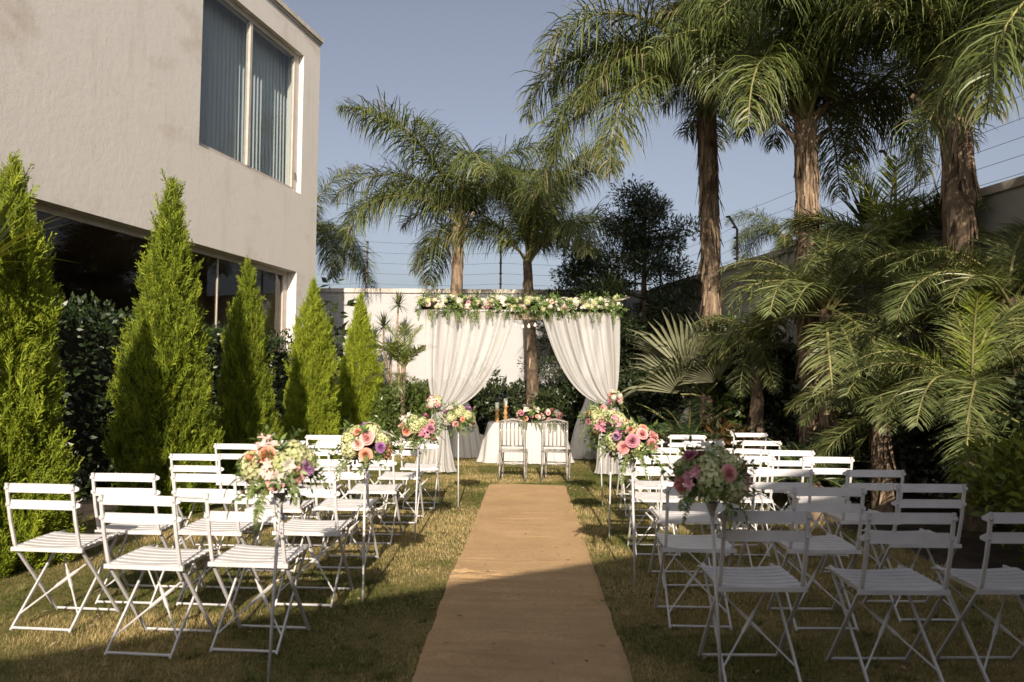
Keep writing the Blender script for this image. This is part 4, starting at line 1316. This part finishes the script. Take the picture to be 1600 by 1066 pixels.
def bouquet(label, loc, rx, rz_, seed, roses, lisi, hyd, ferns=6, sc=1.0, sprays=16, name='bouquet', face=None, stars=4, group=None, trails=3):
    r = random.Random(seed)
    o = empty(name, loc, 0, label, 'flowers', group)
    b = MB(); b.lathe([(rx*.15, -rz_*.55), (rx*.55, -rz_*.35), (rx*.66, 0), (rx*.5, rz_*.4), (rx*.15, rz_*.55)], 10); b.build('foam', M['hedge_core'], o, True)
    pool = []
    tot = roses and len(roses) or 0
    items = [('h', k) for k in list(hyd) + list(hyd)[:2]] + [('r', k) for k in roses] + [('l', k) for k in lisi] + [('s', k) for k in STAR_PICK(r, stars)]
    r.shuffle(items)
    n = len(items)
    for i, (t, k) in enumerate(items):
        z = 1 - 1.45*(i+.5)/n; a = i*2.39996 + seed
        d = Vector((math.sqrt(max(0, 1-z*z))*math.cos(a), math.sqrt(max(0, 1-z*z))*math.sin(a), z))
        d = (d + Vector((r.uniform(-.12, .12), r.uniform(-.12, .12), 0))).normalized()
        if t == 'r' and d.y > 0 and r.random() < .75: d.y = -d.y
        q = {'h': .74, 'r': .88, 'l': .96, 's': .92}[t]
        c = (d.x*rx*q, d.y*rx*q, d.z*rz_*q)
        up = (d + Vector((0, -.15, .25))).normalized()
        if t == 'h': put(o, 'hydrangea', r.choice(HYD[k]), c, up, r.uniform(.8, 1.15)*sc, r)
        elif t == 'r': put(o, 'rose', r.choice(ROSE[k]), c, (d + Vector((0, -.5, .15))).normalized(), r.uniform(.52, .82)*sc, r)
        elif t == 'l': put(o, 'lisianthus', LISI[k], c, up, r.uniform(.6, .85)*sc, r)
        else: put(o, 'lily', STAR[k], c, up, r.uniform(.7, 1.1)*sc, r)
    for i in range(sprays):
        z = 1 - 1.8*(i+.5)/sprays; a = i*2.39996*1.7 + seed*2
        d = Vector((math.sqrt(max(0, 1-z*z))*math.cos(a), math.sqrt(max(0, 1-z*z))*math.sin(a), z*.8-.1)).normalized()
        put(o, 'leaf_spray', r.choice(SPRAY), (d.x*rx*.5, d.y*rx*.5, d.z*rz_*.5), d, r.uniform(.65, .95)*sc*rx/.17, r)
    for i in range(ferns):
        a = i*6.28/max(1, ferns) + r.uniform(-.3, .3)
        inst('fern', r.choice(FERN), o, (math.cos(a)*rx*.6, math.sin(a)*rx*.6, -rz_*.25), (0, 0, a), r.uniform(.40, .65)*sc)
    for i in range(trails):
        a = r.uniform(3.2, 6.2)
        inst('fern', r.choice(TRAIL), o, (math.cos(a)*rx*.6, math.sin(a)*rx*.6, -rz_*.45), (0, 0, a), r.uniform(.38, .72)*sc)
    return o
def STAR_PICK(r, n):
    return [r.choice(['white', 'mauve', 'blush', 'white']) for _ in range(n)]

def stand(x, y, h, label, lean=(0, 0)):
    o = empty('flower_stand', (x, y, 0), 0, label, 'stand', 'thin white flower stands along the runner')
    MB().tube([(0, 0, -.06), (lean[0]*.5, lean[1]*.5, h*.5), (lean[0], lean[1], h)], [.0075, .0085, .0085], 8).build('pole', M['white_paint'], o, True)
    b = MB()
    b.lathe([(.009, h-.01), (.012, h+.0), (.030, h+.05), (.032, h+.055), (.028, h+.05), (.009, h+.005)], 12, (lean[0], lean[1], 0), cap=False)
    b.build('cup', M['white_paint'], o, True)
    return o
P_, K_, B_ = 'peach', 'pink', 'blush'
STANDS = [  # x, y, height, lean, bouquet radius, which
    (-1.20, 3.74, .875, (.035, .0), .155, 'front stand left of the runner', [P_, P_, K_, B_, K_], ['purple', 'mauve'], ['cream', 'cream', 'white', 'cream', 'cream']),
    (-1.08, 5.27, .86, (.0, .0), .165, 'second stand from the front left of the runner', [P_, P_, K_, B_, P_, K_], ['purple', 'purple', 'mauve'], ['cream', 'cream', 'cream', 'white', 'cream']),
    (-1.045, 7.37, .84, (.02, .0), .175, 'third stand from the front left of the runner', [K_, B_, P_, B_, K_], ['mauve', 'mauve'], ['cream', 'cream', 'cream', 'cream', 'white', 'white']),
    (-.84, 9.54, .86, (-.01, 0), .185, 'farthest stand left of the runner', [P_, K_, K_, B_], ['purple', 'mauve', 'purple'], ['cream', 'cream', 'white', 'cream', 'cream']),
    (.885, 3.74, .86, (-.045, .0), .16, 'front stand right of the runner', [K_, K_, K_, K_, B_], ['mauve', 'mauve'], ['cream', 'cream', 'cream', 'cream', 'cream']),
    (.758, 5.81, .86, (-.02, 0), .175, 'second stand from the front right of the runner', [K_, P_, K_, B_, K_, P_, K_], ['mauve', 'mauve', 'purple'], ['cream', 'cream', 'cream', 'white', 'cream']),
    (.756, 7.68, .87, (.02, 0), .175, 'third stand from the front right of the runner', [K_, P_, K_, B_, P_], ['mauve'], ['cream', 'cream', 'cream', 'cream', 'white']),
    (.871, 9.64, .88, (-.03, 0), .19, 'farthest stand right of the runner', [K_, P_, K_, B_, K_, K_], ['mauve', 'mauve'], ['cream', 'cream', 'cream', 'white'])]
LOOK = ['bouquet of peach roses', 'peach and purple bouquet', 'cream hydrangea bouquet', 'purple and cream bouquet', 'shaded pink bouquet', 'full pink bouquet', 'coral and cream bouquet', 'large pink bouquet']
for i, (x, y, h, ln, br, which, ro, li, hy) in enumerate(STANDS):
    stand(x, y, h, 'thin white metal pole, ' + which, ln)
    bouquet(LOOK[i] + ' on the ' + which, (x+ln[0], y+ln[1], h+.17), br, br*.82, 300+i, ro, li, hy, name='bouquet', group='bouquets on the stands',
            ferns=6 if i in (0, 4) else 4, sprays=36 if i in (0, 4) else 26, trails=3)
fl = [o for o in bpy.data.objects if o.name.startswith('bouquet')]

# ------------------------------------------------------------------ flower arch (pergola)
AX0, AX1, AYF, AYR, AZ = -1.46, 1.30, 12.95, 15.9, 2.62
def arch():
    o = empty('pergola', ((AX0+AX1)/2, (AYF+AYR)/2, 0), 0, 'wooden pergola frame carrying the white drapes and the flower garland', 'pergola')
    cx, cy = (AX0+AX1)/2, (AYF+AYR)/2
    for x in (AX0, AX1):
        for y in (AYF, AYR):
            MB().box(x-cx-.05, x-cx+.05, y-cy-.05, y-cy+.05, -.05, AZ-.13).build('post', M['wood'], o, bevel=.006)
    for y in (AYF,):
        MB().box(AX0-cx-.24, AX1-cx+.14, y-cy-.045, y-cy+.045, AZ-.129, AZ).build('beam', M['wood'], o, bevel=.006)
    for x in (AX0, AX1):
        MB().box(x-cx-.045, x-cx+.045, AYF-cy+.05, AYR-cy-.05, AZ-.12, AZ-.01).build('beam', M['wood'], o, bevel=.006)
arch()

def drape(label, side, yc):
    """front drape: hung across half the beam, swept to a tie at the post, tail falling to the lawn.  side -1 left, +1 right"""
    xo = AX0-.24 if side < 0 else AX1+.14
    xi = -.24 if side < 0 else .17
    xt = xo + (-side)*(.25 if side < 0 else .15)
    zt = 1.08 if side < 0 else 1.18
    o = empty('drape', (xo, yc, 0), 0, label, 'drape')
    nu, nv = 150, 40
    us = np.linspace(0, 1, nu)
    r = np.random.default_rng(5 if side < 0 else 8)
    ph = np.cumsum(r.uniform(.55, 1.45, nu)); ph = ph/ph[-1]*2*np.pi*5.5
    amp_u = .6 + .7*r.uniform(size=12); amp = np.interp(us, np.linspace(0, 1, 12), amp_u)
    V = []
    for j in range(nv):
        v = j/(nv-1)
        x0 = xo + (xi-xo)*us
        xe = xt + (us-.5)*.13*(-side)
        cxx = x0 - (-side)*.36*us
        cz = zt + .02 + .25*(1-us)
        z0 = 2.60
        x = (1-v)**2*x0 + 2*v*(1-v)*cxx + v*v*xe
        z = (1-v)**2*z0 + 2*v*(1-v)*cz + v*v*(zt - .05*us)
        f = np.sin(ph + .5*np.sin(v*2.0+us*2)) + .22*np.sin(ph*2.3 + v*3)
        a = (.036*(1-v) + .014 + .018*v*(1-v)*4)*amp*(1-.55*v)
        y = -.06 - .05*np.sin(np.pi*v) + f*a
        V.append(np.stack([x-xo, y, z], -1))
    # tail
    nt = 30
    for j in range(1, nt):
        v = j/(nt-1)
        w = .13 + .55*v**.8 + .12*max(0, v-.9)*10*.5
        x = xt + side*.08*v + (us-.5)*w*(-side) + .015*np.sin(v*5+us*9)
        z = np.full(nu, zt*(1-v)) + .022*(v > .985) - .05*us*(1-v)
        f = np.sin(ph*.8 + .5*np.sin(v*3)) + .4*np.sin(ph*1.9+1)
        y = -.06 + f*(.010 + .040*v)*amp - .13*v**3*np.cos((us-.5)*3)
        V.append(np.stack([x-xo, y, z + .02], -1))
    V = np.concatenate(V); rows = nv+nt-1
    i = np.arange((rows-1)*(nu-1)); rr = i//(nu-1); c = i % (nu-1); b = rr*nu+c
    F = np.stack([b, b+1, b+nu+1, b+nu], -1)
    inst('cloth', np_mesh('cloth', V, F, M['drape'], smooth=True), o)
    b = MB(); b.lathe([(.075, -.03), (.082, 0), (.075, .03)], 14, (xt-xo, -.07, zt-.02), cap=False); b.build('tie_band', M['drape'], o, True)
    return xt
xtl = drape('white chiffon drape swept back to the left front post of the pergola', -1, AYF-.03)
xtr = drape('white chiffon drape swept back to the right front post of the pergola', 1, AYF-.03)

def rear_drape(label, x, y, side):
    o = empty('drape', (x, y, 0), 0, label, 'drape')
    n = 90; zs_ = np.linspace(2.6, .02, 30); V = []
    a = np.linspace(0, 2*np.pi, n, endpoint=False)
    r = np.random.default_rng(17)
    for z in zs_:
        t = (2.6-z)/2.6
        w = .20 - .10*math.exp(-((z-1.2)/.35)**2) + .16*max(0, t-.55)**1.2*2
        rad = w*(1 + .16*np.sin(a*9+t*1.3) + .07*np.sin(a*17+2))
        V.append(np.stack([np.cos(a)*rad + (-side)*.16*t**2, np.sin(a)*rad*.6 - .16*t, np.full(n, z)], -1))
    V = np.concatenate(V)
    F = np.array([(i*n+k, i*n+(k+1) % n, (i+1)*n+(k+1) % n, (i+1)*n+k) for i in range(len(zs_)-1) for k in range(n)])
    inst('cloth', np_mesh('cloth', V, F, M['drape'], smooth=True), o)
rear_drape('gathered white drape on the left rear post, seen past the front drape', AX0+.05, AYR-.05, -1)
rear_drape('gathered white drape on the right rear post, seen past the front drape', AX1-.05, AYR-.05, 1)

def tieback(label, x, z, seed):
    bouquet(label, (x, AYF-.19, z), .115, .14, seed, [P_, B_, K_, P_], ['mauve'], ['cream', 'white', 'cream'], ferns=2, sprays=10, sc=.9, name='tieback_flowers', stars=3, trails=4)
tieback('peach and cream posy tying the left drape', xtl-.08, 1.12, 410)
tieback('peach posy tying the right drape', xtr+.06, 1.22, 411)

# garland along the front beam
def garland():
    r = random.Random(77)
    o = empty('flower_garland', (-.16, AYF, AZ), 0, 'long garland of cream, pink and green flowers along the top of the arch', 'flower garland')
    W = 1.66
    b = MB(); b.tube([(-W+.05, -.05, .09), (-.6, -.06, .10), (.4, -.05, .09), (W-.05, -.05, .10)], .07, 8); b.build('foam', M['hedge_core'], o, True)
    n = 150
    for i in range(n):
        x = -W + 2*W*(i+.5)/n + r.uniform(-.03, .03)
        a = r.uniform(-.75, 2.3)           # around the beam, from low front over the top
        rad = r.uniform(.07, .125)
        d = Vector((r.uniform(-.25, .25), -math.cos(a), math.sin(a))).normalized()
        c = (x, -.05 + d.y*rad, .10 + d.z*rad*.95)
        t = r.random()
        gap = -.02 < x-.02 < .30
        if t < .44: put(o, 'hydrangea', r.choice(HYD[r.choice(['cream', 'cream', 'white'])]), c, d, r.uniform(.55, .95), r)
        elif t < .50: put(o, 'rose', r.choice(ROSE[r.choice(['pink', 'blush', 'peach', 'blush'])]), c, d, r.uniform(.7, 1.0), r)
        elif t < .56: put(o, 'lisianthus', LISI['mauve'], c, d, r.uniform(.5, .75), r)
        else: put(o, 'lily', STAR[r.choice(['white', 'white', 'white', 'blush'])], c, d, r.uniform(.7, 1.15), r)
    for i in range(260):
        x = -W + 2*W*r.random()
        a = r.uniform(-1.6, 2.3)
        d = Vector((r.uniform(-.6, .6), -math.cos(a), math.sin(a))).normalized()
        put(o, 'leaf_spray', r.choice(SPRAY), (x, -.05+d.y*.06, .09+d.z*.06), d, r.uniform(.75, 1.05), r)
    for i in range(26):
        x = -W + 2*W*r.random()
        inst('fern', r.choice(TRAIL), o, (x, -.13, .02), (0, 0, r.uniform(4.0, 5.4)), r.uniform(.45, .8))
garland()

# string of bulbs under the beam
def bulbs():
    o = empty('string_lights', (-.1, AYF, 2.49), 0, 'short string of small round bulbs hanging under the arch beam', 'string lights')
    MB().tube([(-.22, .06, .0), (-.1, .06, -.05), (.05, .06, -.04), (.24, .06, .0)], .004, 5).build('cable', M['wire'], o)
    for x, z in ((-.14, -.045), (-.03, -.06), (.07, -.055), (.17, -.035)):
        b = MB(); b.lathe([(.0, -.075), (.018, -.07), (.026, -.05), (.018, -.03), (.010, -.018), (.010, .0)], 12, (x, .06, z)); b.build('bulb', M['bulb'], o, True)
bulbs()

# ------------------------------------------------------------------ ceremony table
TX, TY = -.08, 15.05
def table():
    o = empty('table', (TX, TY, 0), 0, 'ceremony table hidden under the white cloth', 'table')
    MB().box(-.66, .66, -.33, .33, .70, .735).build('tabletop', M['wood'], o)
    for x in (-.58, .58):
        for y in (-.27, .27):
            MB().box(x-.03, x+.03, y-.03, y+.03, 0, .699).build('leg', M['wood'], o)
    c = empty('tablecloth', (TX, TY, 0), 0, 'floor-length white cloth flaring over the ceremony table', 'tablecloth')
    n = 260; a = np.linspace(0, 2*np.pi, n, endpoint=False)
    r = np.random.default_rng(6)
    ph = np.cumsum(r.uniform(.5, 1.5, n)); ph = ph/ph[-1]*2*np.pi*22
    def sup(A, B, p):
        ca, sa = np.cos(a), np.sin(a)
        rr = (np.abs(ca/A)**p + np.abs(sa/B)**p)**(-1/p)
        return rr*ca, rr*sa
    rows = []
    for q in (.0, .5, .97):
        x, y = sup(.69, .36, 9); rows.append(np.stack([x*q, y*q, np.full(n, .742 + (.002 if q < .9 else 0))], -1))
    x, y = sup(.70, .37, 8); rows.append(np.stack([x, y, np.full(n, .735)], -1))
    for k in range(1, 15):
        v = k/14
        x, y = sup(.70+.16*v, .37+.16*v, 8-4.5*v)
        fold = 1 + (.010+.035*v)*np.sin(ph)*np.minimum(1, v*2)
        x = x*fold; y = y*fold
        x = x*(1 + .05*np.clip(v-.9, 0, 1)*10*.5)
        rows.append(np.stack([x, y, np.full(n, .735*(1-v)+.015)], -1))
    V = np.concatenate(rows)
    F = np.array([(i*n+k, i*n+(k+1) % n, (i+1)*n+(k+1) % n, (i+1)*n+k) for i in range(len(rows)-1) for k in range(n)])
    inst('cloth', np_mesh('cloth', V, F, M['tablecloth'], smooth=True), c)
table()
def candle(label, x, y, hh, ch):
    o = empty('candlestick', (x, y, .745), 0, label, 'candlestick', 'candlesticks on the ceremony table')
    MB().lathe([(.055, 0), (.055, .015), (.035, .03), (.03, .05), (.042, hh*.3), (.026, hh*.42), (.045, hh*.55), (.026, hh*.7), (.030, hh*.85), (.058, hh*.95), (.058, hh)], 18).build('holder', M['candle_wood'], o, True)
    k = MB(); k.lathe([(.036, hh+.001), (.036, hh+ch), (.01, hh+ch-.004)], 16); k.build('candle', M['wax'], o, True)
    MB().tube([(0, 0, hh+ch-.005), (.002, 0, hh+ch+.015)], .002, 5).build('wick', M['wire'], o)
    g = MB(); g.lathe([(.052, hh+.002), (.052, hh+ch+.09), (.0495, hh+ch+.09), (.0495, hh+.002)], 20, cap=False); g.build('glass_chimney', M['clear_glass'], o, True)
candle('shorter turned wooden candlestick with a white candle at the table\'s left end', TX-.53, TY-.2, .22, .14)
candle('taller turned wooden candlestick with a white candle in a glass chimney', TX-.38, TY-.02, .29, .14)
bouquet('low pink flower arrangement with trailing greenery in the middle of the ceremony table', (.0, TY-.28, .86), .25, .16, 500, [K_, P_, K_, B_, P_, K_, P_, K_, B_], ['mauve', 'mauve'], ['white', 'cream'], ferns=4, sprays=14, name='table_flowers', trails=9)
bouquet('small coral flower arrangement with hanging greenery right of the table middle', (.42, TY-.28, .86), .17, .15, 501, [K_, P_, P_, K_, P_, K_, K_], [], ['white'], ferns=2, sprays=8, name='table_flowers', trails=8)

# ------------------------------------------------------------------ two clear acrylic chairs
def acrylic_chair(label, x, y, rz):
    o = empty('acrylic_chair', (x, y, 0), R(rz), label, 'chair', 'clear chairs at the ceremony table')
    A = M['acrylic']
    b = MB(); b.box(-.205, .205, -.20, .21, .435, .46); b.build('seat', A, o, bevel=.008)
    for s in (-1, 1):
        MB().tube([(s*.185, -.185, .90), (s*.185, -.195, .70), (s*.18, -.19, .45), (s*.185, -.205, .22), (s*.195, -.24, .0)], [.016, .018, .02, .018, .013], 8).build('leg', A, o, True)
        MB().lathe([(.012, 0), (.016, .06), (.020, .20), (.017, .22), (.022, .24), (.017, .27), (.023, .40), (.020, .434)], 10, (s*.18, .18, 0)).build('leg', A, o, True)
        MB().tube([(s*.18, -.20, .24), (s*.18, .18, .24)], .010, 6).build('stretcher', A, o, True)
    MB().tube([(-.18, -.20, .26), (.18, -.20, .26)], .010, 6).build('stretcher', A, o, True)
    MB().tube([(-.18, .18, .26), (.18, .18, .26)], .010, 6).build('stretcher', A, o, True)
    MB().tube([(-.195, -.183, .88), (-.12, -.178, .905), (0, -.175, .925), (.12, -.178, .905), (.195, -.183, .88)], [.018, .018, .02, .018, .018], 8).build('top_rail', A, o, True)
    MB().tube([(-.18, -.192, .53), (.18, -.192, .53)], .012, 6).build('lower_rail', A, o, True)
    for k in range(6):
        u = -.15 + .06*k
        MB().tube([(u, -.190, .53), (u, -.192, .62), (u, -.190, .74), (u, -.180, .845)], [.008, .012, .009, .008], 8).build('spindle', A, o, True)
    for k in range(5):
        u = -.12 + .06*k
        MB().tube([(u-.03, -.180, .845), (u-.018, -.178, .872), (u, -.177, .882), (u+.018, -.178, .872), (u+.03, -.180, .845)], .007, 6).build('arch', A, o, True)
acrylic_chair('clear whitewashed chair in front of the table, the left one of the pair', -.245, 12.15, -4)
acrylic_chair('clear whitewashed chair in front of the table, the right one of the pair', .40, 12.15, -9)

# boulder beside the table
def boulder(label, x, y, s):
    bm = bmesh.new(); bmesh.ops.create_icosphere(bm, subdivisions=3, radius=s)
    for v in bm.verts:
        n = v.co.normalized()
        v.co *= 1 + .16*math.sin(n.x*4+1)*math.cos(n.y*5) + .08*math.sin(n.z*9+n.x*7)
        v.co.z *= .8
    me = bpy.data.meshes.new('boulder'); bm.to_mesh(me); bm.free()
    me.materials.append(M['coping'])
    o = link(bpy.data.objects.new('boulder', me)); o.location = (x, y, s*.45)
    tag(o, label, 'stone')
boulder('brownish rounded stone on the grass left of the ceremony table', -1.03, 16.6, .30)

# fallen leaves and petals on the runner and the lawn
def litter():
    r = np.random.default_rng(23); n = 1100
    y = 3.2 + 9*r.uniform(size=n)**1.5; x = r.uniform(-1, 1, n)*np.minimum(3.0, y*.62)
    l, rt = runner_edges(y)
    on = (x > l-.02) & (x < rt+.02)
    keep = ~on | (r.uniform(size=n) < .35)
    x, y, on = x[keep], y[keep], on[keep]; n = len(x)
    z = lawn_z(x, y) + np.where(on, .022, .016)
    a = r.uniform(0, 6.28, n)
    D = np.stack([np.cos(a), np.sin(a), r.uniform(-.05, .35, n)], -1); Nn = np.stack([r.normal(0, .3, n), r.normal(0, .3, n), np.ones(n)], -1)
    V, F = leaf_quads(np.stack([x, y, z], -1), D, Nn, r.uniform(.02, .06, n), r.uniform(.007, .02, n), .25)
    me = np_mesh('fallen_leaves', V, F, M['bark_fibre'], tint=np.repeat(r.uniform(.1, 1.0, n), 4))
    tag(link(bpy.data.objects.new('fallen_leaves', me)), 'small dry leaves scattered on the lawn and the runner', 'leaves', kind='stuff')
litter()
